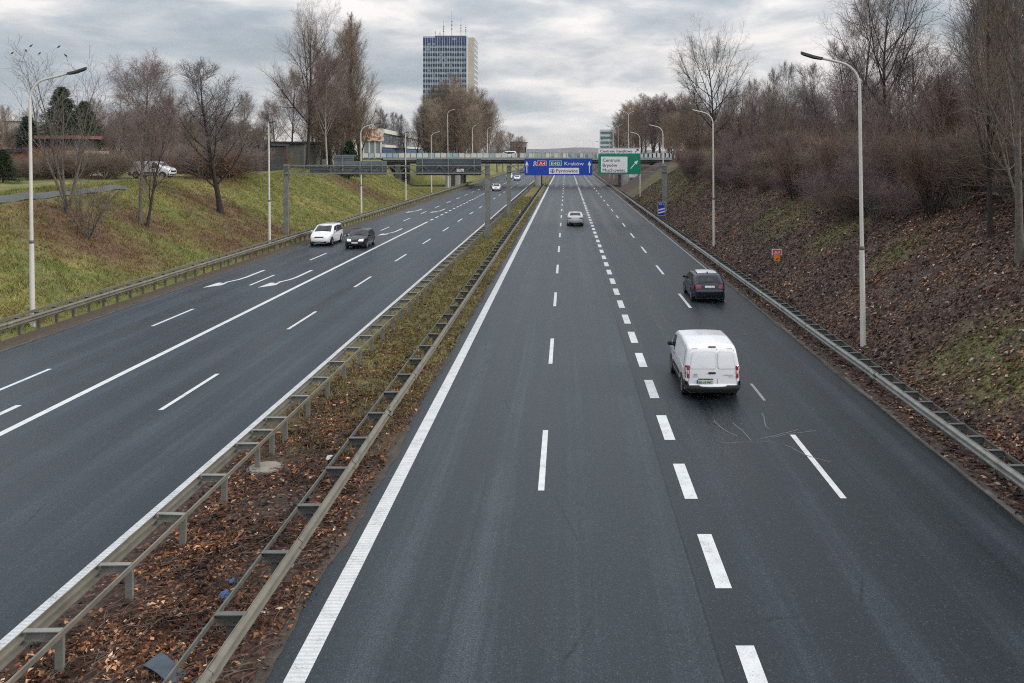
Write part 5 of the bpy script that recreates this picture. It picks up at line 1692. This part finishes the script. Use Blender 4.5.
    def wheels(s, parent, spokes=5, hub=None):
        wr = s.sp['wr']
        t0 = None
        for ya in s.sp['axles']:
            for sg in (-1, 1):
                x = sg * (s.sp['w'] - .10)
                if t0 is None:
                    b = MB(); w = .105
                    b.lathe([(wr * .66, -w), (wr * .93, -w), (wr * .985, -w * .8), (wr, -w * .4), (wr, w * .4), (wr * .985, w * .8), (wr * .93, w), (wr * .66, w), (wr * .64, w * .8), (wr * .64, -w * .8)], axis='x', k=28)
                    t0 = b.build('wheel', M['tyre'], parent, True, 50)
                    b = MB(); ro = wr * .655
                    b.lathe([(ro, w * .85), (ro * .92, w * .70), (ro * .90, w * .30), (.0, w * .28)], axis='x', k=28)
                    for k in range(spokes):
                        a = 2 * PI * k / spokes
                        for da in (-.12, .12):
                            b.bar((w * .62, .05 * math.cos(a), .05 * math.sin(a)), (w * .66, ro * .93 * math.cos(a + da), ro * .93 * math.sin(a + da)), .05, .045)
                    b.lathe([(.075, w * .4), (.075, w * .82), (.05, w * .9), (0, w * .9)], axis='x', k=14)
                    r0 = b.build('rim', hub or M['rim'], t0, True, 40)
                    tire = t0
                else:
                    tire = t0.copy(); link(tire); tire.parent = parent
                    rr = r0.copy(); link(rr); rr.parent = tire
                tire.location = (x, ya, wr); tire.rotation_euler = (random.uniform(0, 6), 0, 0) if sg > 0 else (random.uniform(0, 6), 0, PI)
    def mirror(s, parent, y, z, mat):
        m0 = None
        for sg in (-1, 1):
            b = MB(); w = s.W(y, z)
            b.lathe([(.0, -.10), (.07, -.085), (.095, 0), (.09, .06), (.05, .10), (0, .105)], axis='x', k=12)
            b.V = [(sg * (w + .10) + v[0] * .8, y + v[1] * .75, z + .07 + v[2] * .9) for v in b.V]
            b.bar((sg * (w - .01), y, z), (sg * (w + .10), y, z + .03), .05)
            b.build('mirror', mat, parent, True, 50)

def arc_poly(pts, r=.04):
    """round the corners of a closed 2D outline"""
    out = []; n = len(pts)
    for i in range(n):
        a, p, b = (np.array(pts[k % n], float) for k in (i - 1, i, i + 1))
        la, lb = np.linalg.norm(a - p), np.linalg.norm(b - p); rr = min(r, la * .4, lb * .4)
        s, e = p + (a - p) / la * rr, p + (b - p) / lb * rr
        for t in (0, .33, .67, 1): out.append(tuple((1 - t) ** 2 * s + 2 * t * (1 - t) * p + t * t * e))
    return out

def frame_strip(b, car, poly, w, off, fn, **kw):
    """thin outline strip of a patch"""
    n = len(poly)
    for i in range(n):
        a = np.array(poly[i]); c = np.array(poly[(i + 1) % n]); d = c - a; L = np.linalg.norm(d)
        if L < 1e-5: continue
        nn = np.array([-d[1], d[0]]) / L * w / 2; e = d / L * w / 2
        fn(b, [tuple(a - e + nn), tuple(a - e - nn), tuple(c + e - nn), tuple(c + e + nn)], off=off, **kw)

# ---- white panel van
def panel_van(label, loc, rz):
    t = thing('panel_van', label, 'van', loc, rz)
    c = Car(dict(top=[(-2.06, .28), (-2.17, .33), (-2.185, .48), (-2.125, .53), (-2.09, 1.02), (-2.00, 1.52), (-1.93, 1.66), (-1.72, 1.72), (-.6, 1.765), (.55, 1.72), (.78, 1.66), (1.42, 1.20), (1.95, 1.05), (2.12, .93), (2.20, .72), (2.21, .48), (2.10, .28)],
                 rad=.13, w=.91, belt=1.00, tumble=.165, tf=.16, tr=.05, round=.085, crown=.03, sill=.27, wr=.325, axles=(-1.30, 1.48)))
    wp = M['white_paint']
    c.body(wp, t)
    c.wheels(t, 5)
    b = MB(); c.end(b, [(-.87, .29), (.87, .29), (.90, .44), (.90, .63), (.82, .63), (.77, .50), (-.77, .50), (-.82, .63), (-.90, .63), (-.90, .44)], False, .022, .06)
    c.side(b, [(-2.14, .34), (-1.72, .34), (-1.70, .52), (-1.78, .63), (-2.10, .63)], .012)
    b.build('rear_bumper', M['trim'], t, True, 40)
    for sg in (-1, 1): b = MB(); c.side(b, [(-.88, .285), (1.05, .285), (1.0, .40), (-.86, .40)], .014, (sg,)); b.build('sill_trim', M['trim'], t)
    for sg in (-1, 1): b = MB(); c.side(b, arc_poly([(-.82, .48), (.90, .48), (.88, .64), (-.80, .64)], .03), .016, (sg,)); b.build('door_moulding', M['trim'], t)
    # rear doors: pressed blind panels, split line, handles
    L = arc_poly([(-.72, 1.03), (.10, 1.03), (.10, 1.54), (-.63, 1.54)], .07); Rr = arc_poly([(.18, 1.03), (.73, 1.03), (.64, 1.54), (.18, 1.54)], .07)
    for P in (L, Rr):
        b = MB(); frame_strip(b, c, P, .016, .014, lambda bb, p, off: c.end(bb, p, False, off, .3)); b.build('panel_crease', M['crease'], t)
        b = MB(); c.end(b, P, False, .012); b.build('blind_panel', M['white_panel'], t, True, 40)
    b = MB()
    c.end(b, [(.134, .53), (.146, .53), (.146, 1.62), (.134, 1.62)], False, .013, .05)
    for sg in (-1, 1): c.end(b, [(sg * .775, .60), (sg * .785, .60), (sg * .70, 1.60), (sg * .69, 1.60)], False, .013, .05)
    c.end(b, [(-.66, 1.622), (.66, 1.622), (.66, 1.634), (-.66, 1.634)], False, .013, .05)
    b.build('door_seam', M['seam'], t)
    b = MB(); c.end(b, arc_poly([(-.15, .865), (.09, .865), (.09, .925), (-.15, .925)], .02), False, .02); b.build('door_handle', M['trim'], t)
    b = MB(); c.end(b, arc_poly([(-.12, 1.642), (.13, 1.642), (.13, 1.668), (-.12, 1.668)], .01), False, .02); b.build('brake_light', M['dark_lens'], t)
    for sg in (-1, 1):
        P = arc_poly([(sg * .755, .72), (sg * .893, .72), (sg * .875, 1.13), (sg * .74, 1.13)], .03)
        b = MB(); c.end(b, P, False, .018, .05)
        c.side(b, arc_poly([(-2.06, .74), (-1.98, .74), (-1.95, 1.11), (-2.02, 1.11)], .03), .014, (sg,))
        o = b.build('tail_light', M['red_lens'], t)
        b = MB(); c.end(b, [(sg * .77, .87), (sg * .85, .87), (sg * .845, .98), (sg * .765, .98)], False, .026); b.build('lens', M['clear_lens'], o)
    b = MB(); c.end(b, arc_poly([(-.48, .685), (.0, .685), (.0, .72), (-.48, .72)], .01), False, .026); b.build('plate_lamp', M['trim'], t)
    b = MB(); c.end(b, arc_poly([(-.53, .555), (.01, .555), (.01, .675), (-.53, .675)], .01), False, .022); p = b.build('number_plate', M['plate_green'], t)
    yb = c.rear_y(.555) - .062
    text_mesh('SK 10 WC', 'lettering', M['ink'], p, -.46, .577, .075, .43, yb)
    b = MB(); c.end(b, [(-.525, .56), (-.48, .56), (-.48, .67), (-.525, .67)], False, .026); b.build('country_strip', M['sign_blue'], p)
    # maker's marks: small grey badge shapes
    for P in ([(-.62, .82), (-.50, .82), (-.50, .87), (-.62, .87)], [(-.65, .765), (-.47, .765), (-.47, .785), (-.65, .785)], [(.34, .82), (.66, .82), (.66, .84), (.34, .84)], [(.50, .765), (.66, .765), (.66, .785), (.50, .785)]):
        b = MB(); c.end(b, P, False, .014); b.build('badge', M['seam_white'], t)
    # side: cab window, creased blind panel
    for sg in (-1, 1): b = MB(); c.side(b, arc_poly([(.38, 1.07), (1.20, 1.10), (.82, 1.52), (.42, 1.58)], .05), .012, (sg,)); b.build('side_window', M['glass'], t)
    b = MB()
    P = arc_poly([(-1.78, 1.06), (.26, 1.06), (.26, 1.54), (-1.68, 1.54)], .08)
    for sg in (-1, 1):
        b = MB(); frame_strip(b, c, P, .018, .011, lambda bb, p, off: c.side(bb, p, off, (sg,), .4)); b.build('panel_crease', M['crease'], t)
        b = MB(); c.side(b, P, .009, (sg,)); b.build('blind_panel', M['white_panel'], t, True, 40)
    b = MB()
    for y in (.32, 1.16): c.side(b, [(y, .42), (y + .012, .42), (y + .012, 1.04), (y, 1.04)], .009)
    c.side(b, [(-1.9, .86), (.30, .86), (.30, .872), (-1.9, .872)], .009)
    b.build('door_seam', M['seam_white'], t)
    for sg in (-1, 1): b = MB(); c.side(b, arc_poly([(.40, .93), (.58, .93), (.58, .97), (.40, .97)], .015), .024, (sg,)); b.build('door_handle', M['trim'], t)
    b = MB(); c.end(b, arc_poly([(-.66, 1.24), (.66, 1.24), (.56, 1.60), (-.56, 1.60)], .06), True, .014); b.build('windscreen', M['glass'], t)
    b = MB(); c.end(b, arc_poly([(-.5, .60), (.5, .60), (.5, .80), (-.5, .80)], .04), True, .01); b.build('grille', M['trim'], t)
    b = MB(); c.end(b, [(-.85, .30), (.85, .30), (.87, .50), (-.87, .50)], True, .01); b.build('front_bumper', M['trim'], t)
    for sg in (-1, 1):
        b = MB(); c.end(b, arc_poly([(sg * .52, .74), (sg * .86, .78), (sg * .84, .92), (sg * .55, .86)], .03), True, .01); b.build('headlight', M['clear_lens'], t)
    c.mirror(t, 1.08, 1.08, M['trim'])
    b = MB()
    for x in (-.42, 0, .42): b.box(x - .012, x + .012, -1.6, .4, 1.875, 1.885)
    b.V = [(x, y, c.chain[c.top_i][1] + .031 * (1 - (x / .8) ** 2) - .012 * abs(y + .6) ** 1.6 + (z - 1.875)) for x, y, z in b.V]
    MB().tube([(0, .45, 1.82), (0, .30, 2.12)], [.008, .004], 6).build('aerial', M['trim'], t)
    return t

# ---- generic passenger car
SPECS = {
 'hatch': dict(top=[(-1.98, .28), (-2.10, .36), (-2.14, .62), (-2.06, .70), (-1.99, .95), (-1.52, 1.36), (-1.28, 1.45), (-.45, 1.49), (.30, 1.44), (1.12, .96), (1.75, .84), (2.02, .70), (2.10, .55), (2.10, .36), (2.00, .24)],
               rad=.11, w=.89, belt=.90, tumble=.36, tf=.22, tr=.15, round=.12, crown=.04, sill=.24, wr=.325, axles=(-1.22, 1.38),
               side=[(-1.50, .97), (.92, .95), (.30, 1.35), (-.4, 1.40), (-1.15, 1.37)], rear=(1.00, 1.36, .62, .50), front=(1.00, 1.38, .68, .56), rl=(.74, .94), fl=(.62, .78), plate=(.80, .90)),
 'sedan': dict(top=[(-2.20, .28), (-2.32, .38), (-2.35, .62), (-2.30, .98), (-2.20, 1.04), (-1.70, 1.08), (-1.00, 1.40), (-.4, 1.455), (.15, 1.42), (.98, .96), (1.70, .84), (2.02, .72), (2.15, .55), (2.15, .36), (2.05, .24)],
               rad=.12, w=.90, belt=.92, tumble=.36, tf=.22, tr=.14, round=.08, crown=.04, sill=.24, wr=.33, axles=(-1.38, 1.36),
               side=[(-1.55, 1.02), (.78, .95), (.12, 1.34), (-.4, 1.37), (-.95, 1.33)], rear=(1.11, 1.36, .60, .52), front=(1.00, 1.36, .68, .56), rl=(.80, .96), fl=(.62, .78), plate=(.62, .73)),
 'minivan': dict(top=[(-2.22, .28), (-2.36, .38), (-2.40, .66), (-2.33, 1.0), (-2.12, 1.55), (-1.95, 1.66), (-.6, 1.72), (.35, 1.67), (1.35, 1.08), (1.95, .93), (2.30, .76), (2.40, .55), (2.40, .36), (2.28, .24)],
               rad=.12, w=.93, belt=1.00, tumble=.27, tf=.22, tr=.12, round=.12, crown=.045, sill=.24, wr=.34, axles=(-1.42, 1.50),
               side=[(-2.02, 1.08), (1.10, 1.06), (.42, 1.56), (-.5, 1.60), (-1.86, 1.54)], rear=(1.10, 1.55, .70, .60), front=(1.14, 1.60, .72, .60), rl=(.90, 1.30), fl=(.66, .84), plate=(.78, .89)),
}
def passenger_car(kind, label, loc, rz, paint, group=None, roof_dark=False, plate=('', ''), lit=False, name='car', cat='car', painted_roof_sheen=False, rails=False):
    sp = SPECS[kind]; c = Car(sp)
    t = thing(name, label, cat, loc, rz, group)
    c.body(paint, t); c.wheels(t, 5)
    z0, z1, wa, wb = sp['rear']
    b = MB(); c.end(b, arc_poly([(-wa, z0), (wa, z0), (wb, z1), (-wb, z1)], .06), False, .018, .07); b.build('rear_window', M['glass'], t, True, 40)
    z0, z1, wa, wb = sp['front']
    b = MB(); c.end(b, arc_poly([(-wa, z0), (wa, z0), (wb, z1), (-wb, z1)], .06), True, .018, .07); b.build('windscreen', M['glass'], t, True, 40)
    S = sp['side']
    ym = (sp['axles'][0] + sp['axles'][1]) / 2 - .12
    lo = lambda y: float(np.interp(y, [S[0][0], S[1][0]], [S[0][1], S[1][1]]))
    top = [S[4], S[3], S[2]]
    hi = lambda y: float(np.interp(y, [p[0] for p in top], [p[1] for p in top]))
    for (ya, yb) in ((S[0][0], ym - .04), (ym + .04, S[1][0])):
        if ya < ym: P = [(ya, lo(ya)), (yb, lo(yb)), (yb, hi(yb))] + ([S[3]] if S[3][0] < yb else []) + [S[4]]
        else: P = [(ya, lo(ya)), (yb, lo(yb)), S[2]] + ([S[3]] if S[3][0] > ya + .05 else []) + [(ya, hi(ya))]
        for sg in (-1, 1): b = MB(); c.side(b, arc_poly(P, .05), .012, (sg,)); b.build('side_window', M['glass'], t, True, 40)
    b = MB()
    for y in (ym, S[1][0] - .08): c.side(b, [(y, .34), (y + .012, .34), (y + .012, lo(y) - .02), (y, lo(y) - .02)], .009)
    b.build('door_seam', M['seam'], t)
    for y in (ym + .16, S[0][0] + .25):
        for sg in (-1, 1): b = MB(); c.side(b, arc_poly([(y, lo(y) - .13), (y + .2, lo(y) - .13), (y + .2, lo(y) - .09), (y, lo(y) - .09)], .015), .022, (sg,)); b.build('door_handle', paint, t)
    a0, a1 = sp['rl']; f0, f1 = sp['fl']
    for sg in (-1, 1):
        w = c.W(c.rear_y((a0 + a1) / 2), (a0 + a1) / 2)
        b = MB(); c.end(b, arc_poly([(sg * (w - .34), a0 + .03), (sg * (w - .02), a0), (sg * (w - .03), a1), (sg * (w - .30), a1 - .01)], .03), False, .02, .05)
        yb = c.rear_y((a0 + a1) / 2); c.side(b, [(yb + .09, a0 + .01), (yb + .30, a0 + .05), (yb + .30, a1 - .03), (yb + .11, a1)], .014, (sg,))
        b.build('tail_light', M['red_lens'], t)
        wf = c.W(c.front_y((f0 + f1) / 2), (f0 + f1) / 2)
        b = MB(); c.end(b, arc_poly([(sg * (wf - .42), f0), (sg * (wf - .02), f0 + .03), (sg * (wf - .04), f1 + .02), (sg * (wf - .36), f1 - .04)], .03), True, .02, .05)
        o = b.build('headlight', M['head_lit'] if lit else M['clear_lens'], t)
    zb = .5 * (sp['sill'] + f0)
    b = MB(); c.end(b, arc_poly([(-.62, .30), (.62, .30), (.66, .42), (-.66, .42)], .03), True, .02); c.end(b, arc_poly([(-.40, f0 + .02), (.40, f0 + .02), (.40, f0 + .11), (-.40, f0 + .11)], .02), True, .02); b.build('grille', M['trim'], t)
    b = MB(); c.end(b, arc_poly([(-.66, .29), (.66, .29), (.70, .44), (-.70, .44)], .04), False, .02); b.build('rear_bumper_trim', M['trim'], t)
    pz0, pz1 = sp['plate']
    b = MB(); c.end(b, [(-.26, pz0), (.26, pz0), (.26, pz1), (-.26, pz1)], False, .024); b.build('number_plate', M['plate_white'], t)
    b = MB(); c.end(b, [(-.26, .44), (.26, .44), (.26, .545), (-.26, .545)], True, .03); b.build('number_plate', M['plate_white'], t)
    c.mirror(t, S[1][0] - .14, lo(S[1][0]) + .02, paint)
    if painted_roof_sheen:  # white sheet over the roof paints in the sky's reflection
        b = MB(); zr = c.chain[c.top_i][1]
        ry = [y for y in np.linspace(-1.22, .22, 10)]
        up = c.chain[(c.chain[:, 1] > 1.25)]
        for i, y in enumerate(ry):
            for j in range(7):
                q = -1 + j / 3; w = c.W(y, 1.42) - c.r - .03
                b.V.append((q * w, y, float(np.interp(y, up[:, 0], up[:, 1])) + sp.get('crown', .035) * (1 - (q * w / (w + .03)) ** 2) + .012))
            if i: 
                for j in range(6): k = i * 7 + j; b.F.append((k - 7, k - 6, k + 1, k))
        b.build('painted_roof_sheen', M['white_panel'], t, True)
    if kind == 'hatch' and rails:
        b = MB()
        for sg in (-1, 1):
            pts = [(sg * .56, y, float(np.interp(y, c.chain[:, 0][c.chain[:, 1] > 1.3], c.chain[:, 1][c.chain[:, 1] > 1.3])) + .05) for y in np.linspace(-1.25, .2, 9)]
            b.tube(pts, .016, 6)
        b.build('roof_rail', M['trim'], t, True)
        b = MB(); b.prism([(-1.28, 1.485), (-1.08, 1.51), (-1.20, 1.57), (-1.26, 1.57)], 'x', -.02, .02); b.build('roof_aerial', M['trim'], t)
    return t

def emis(name, col, s):
    m, nt, b = new_mat(name); b.inputs['Base Color'].default_value = c4(col); b.inputs['Emission Color'].default_value = c4(col); b.inputs['Emission Strength'].default_value = s; b.inputs['Roughness'].default_value = .2
    return m
M['head_lit'] = emis('lit_headlamp', (1.0, .97, .9), 1.0)

panel_van('white panel van with blind rear doors and a light green plate driving away', (4.74, 29.3, .004), R(0))
panel_van('white van parked sideways on the meadow above the grass bank', (-43.2, 88.0, tz(-43.2, 88.0)), R(-92))
passenger_car('hatch', 'dark navy hatchback with roof rails driving away ahead of the white van', (7.66, 46.9, .004), R(0), M['navy_paint'], painted_roof_sheen=True, rails=True)
passenger_car('sedan', 'white saloon seen from behind, farthest of the cars heading away', (1.02, 94.2, .004), R(0), M['silver_paint'])
passenger_car('minivan', 'white people carrier coming nearer beside the guardrail of the grass bank', (-21.2, 74.6, .004), PI, M['white_paint'], name='minivan', cat='minivan')
passenger_car('hatch', 'dark oncoming car with lit headlights next to the white people carrier', (-17.62, 72.3, .004), PI, M['black_paint'], lit=True)
passenger_car('hatch', 'silver oncoming car under the bridge with lit headlights', (-14.65, 178, .004), PI, M['silver_paint'], lit=True)
passenger_car('sedan', 'white oncoming car just beyond the bridge, closer to the median', (-14.3, 247, .004), PI, M['white_paint'])
passenger_car('minivan', 'white oncoming van like car beyond the bridge in the middle lane', (-17.3, 258, .004), PI, M['white_paint'])
passenger_car('sedan', 'dark car far beyond the bridge, most distant of the oncoming traffic', (-17.6, 338, .004), PI, M['black_paint'])
passenger_car('minivan', 'white car crossing the bridge behind the pale railing', ((507 - VX) * 202.5 / FPX, 202.6, 6.722), R(90), M['white_paint'])

# ------------------------------------------------------------------ sky, light, camera
def sky():
    w = bpy.data.worlds.new('World'); SC.world = w; w.use_nodes = True
    nt = w.node_tree; bg = nt.nodes['Background']
    st = nt.nodes.new('ShaderNodeTexSky'); st.sky_type = 'NISHITA'; st.sun_disc = False
    st.sun_elevation = R(SUN_EL); st.sun_rotation = R(SUN_ROT); st.altitude = 260; st.air_density = 1.0; st.dust_density = 2.0
    d = nt.nodes.new('ShaderNodeTexCoord').outputs['Generated']
    s = N(nt, 'ShaderNodeSeparateXYZ', {0: d})
    z = math_n(nt, 'MAXIMUM', s.outputs[2], 0.0)
    cvs = N(nt, 'ShaderNodeMapping', {'Vector': d, 'Scale': (1.0, 1.0, 3.4), 'Location': (3.1, 1.7, .4)}).outputs[0]
    n1 = N(nt, 'ShaderNodeTexNoise', {'Vector': cvs, 'Scale': 6.5, 'Detail': 8, 'Roughness': .55, 'Distortion': .25}).outputs[0]
    n2 = N(nt, 'ShaderNodeTexNoise', {'Vector': cvs, 'Scale': 2.4, 'Detail': 3, 'Roughness': .5}).outputs[0]
    f = math_n(nt, 'MULTIPLY_ADD', n2, .5, math_n(nt, 'MULTIPLY', n1, .6))
    k = SKY_K
    cl = ramp(nt, f, [(.40, [c * k for c in (.31, .355, .405)]), (.50, [c * k for c in (.42, .465, .515)]), (.57, [c * k for c in (.55, .575, .605)]), (.66, [c * k for c in (.84, .815, .80)])])
    # the cloud sheet thins to a bright cream rim along the horizon and is brighter overhead
    rim = N(nt, 'ShaderNodeMapRange', {'Value': s.outputs[2], 'From Min': .035, 'From Max': .0}).outputs[0]
    cl = mixc(nt, math_n(nt, 'MULTIPLY', rim, .85), cl, [c * k for c in (.76, .71, .665)])
    up = N(nt, 'ShaderNodeMapRange', {'Value': z, 'From Min': .12, 'From Max': .85, 'To Min': 1.0, 'To Max': SKY_UP}).outputs[0]
    cl = mixc(nt, 1.0, cl, N(nt, 'ShaderNodeCombineXYZ', {0: up, 1: up, 2: up}).outputs[0], 'MULTIPLY')
    # gaps of real sky between the clouds
    gap = ramp(nt, f, [(.36, .35), (.50, .06), (.60, 0.0)])
    out = mixc(nt, gap, cl, st.outputs[0])
    nt.links.new(out, bg.inputs['Color']); bg.inputs['Strength'].default_value = .1
    for nd in nt.nodes:
        if nd.type == 'MIX': nd.clamp_result = False
SUN_EL, SUN_ROT, SKY_K, SKY_UP = 24, 105, 9.0, 2.3
sky()
sun = bpy.data.lights.new('sun', 'SUN'); sun.energy = 1.5; sun.angle = R(14); sun.color = (1.0, .94, .86)
so = link(bpy.data.objects.new('sun', sun))
# the sun stands over the leaf covered bank (to +x), a little behind the camera
az = R(SUN_ROT); dvec = Vector((math.sin(az) * math.cos(R(SUN_EL)), math.cos(az) * math.cos(R(SUN_EL)), math.sin(R(SUN_EL))))
so.rotation_euler = dvec.to_track_quat('Z', 'Y').to_euler()

def haze():
    m = bpy.data.materials.new('haze_air'); m.use_nodes = True; nt = m.node_tree
    nt.nodes.remove(nt.nodes['Principled BSDF'])
    v = N(nt, 'ShaderNodeVolumePrincipled', {'Color': (.90, .90, .92, 1), 'Density': HAZE})
    v.inputs['Anisotropy'].default_value = .2
    nt.links.new(v.outputs[0], nt.nodes['Material Output'].inputs['Volume'])
    o = MB().box(-7700, 7700, -80, 8200, -3, 130).build('haze', m)
    tag(o, 'thin pale haze over the whole view', None, kind='stuff')
HAZE = .00005
haze()

cam = bpy.data.cameras.new('camera'); co = link(bpy.data.objects.new('camera', cam))
cam.sensor_width = 36; cam.lens = FPX / 1024 * 36
cam.shift_x = (512 - VX) / 1024; cam.shift_y = (VY - 341.5) / 1024
cam.clip_start = .1; cam.clip_end = 20000
co.location = (0, 0, CAMH); co.rotation_euler = (R(90), 0, 0)
SC.camera = co
vs = SC.view_settings
SC.display_settings.display_device = 'sRGB'
vs.view_transform = 'Standard'; vs.look = 'None'; vs.exposure = 0.3; vs.gamma = 1; vs.use_curve_mapping = False
SC.cycles.max_bounces = 5; SC.cycles.diffuse_bounces = 3; SC.cycles.glossy_bounces = 3; SC.cycles.transparent_max_bounces = 4
SC.cycles.use_denoising = False
SC.cycles.filter_width = 1.1
SC.cycles.sample_clamp_indirect = 6
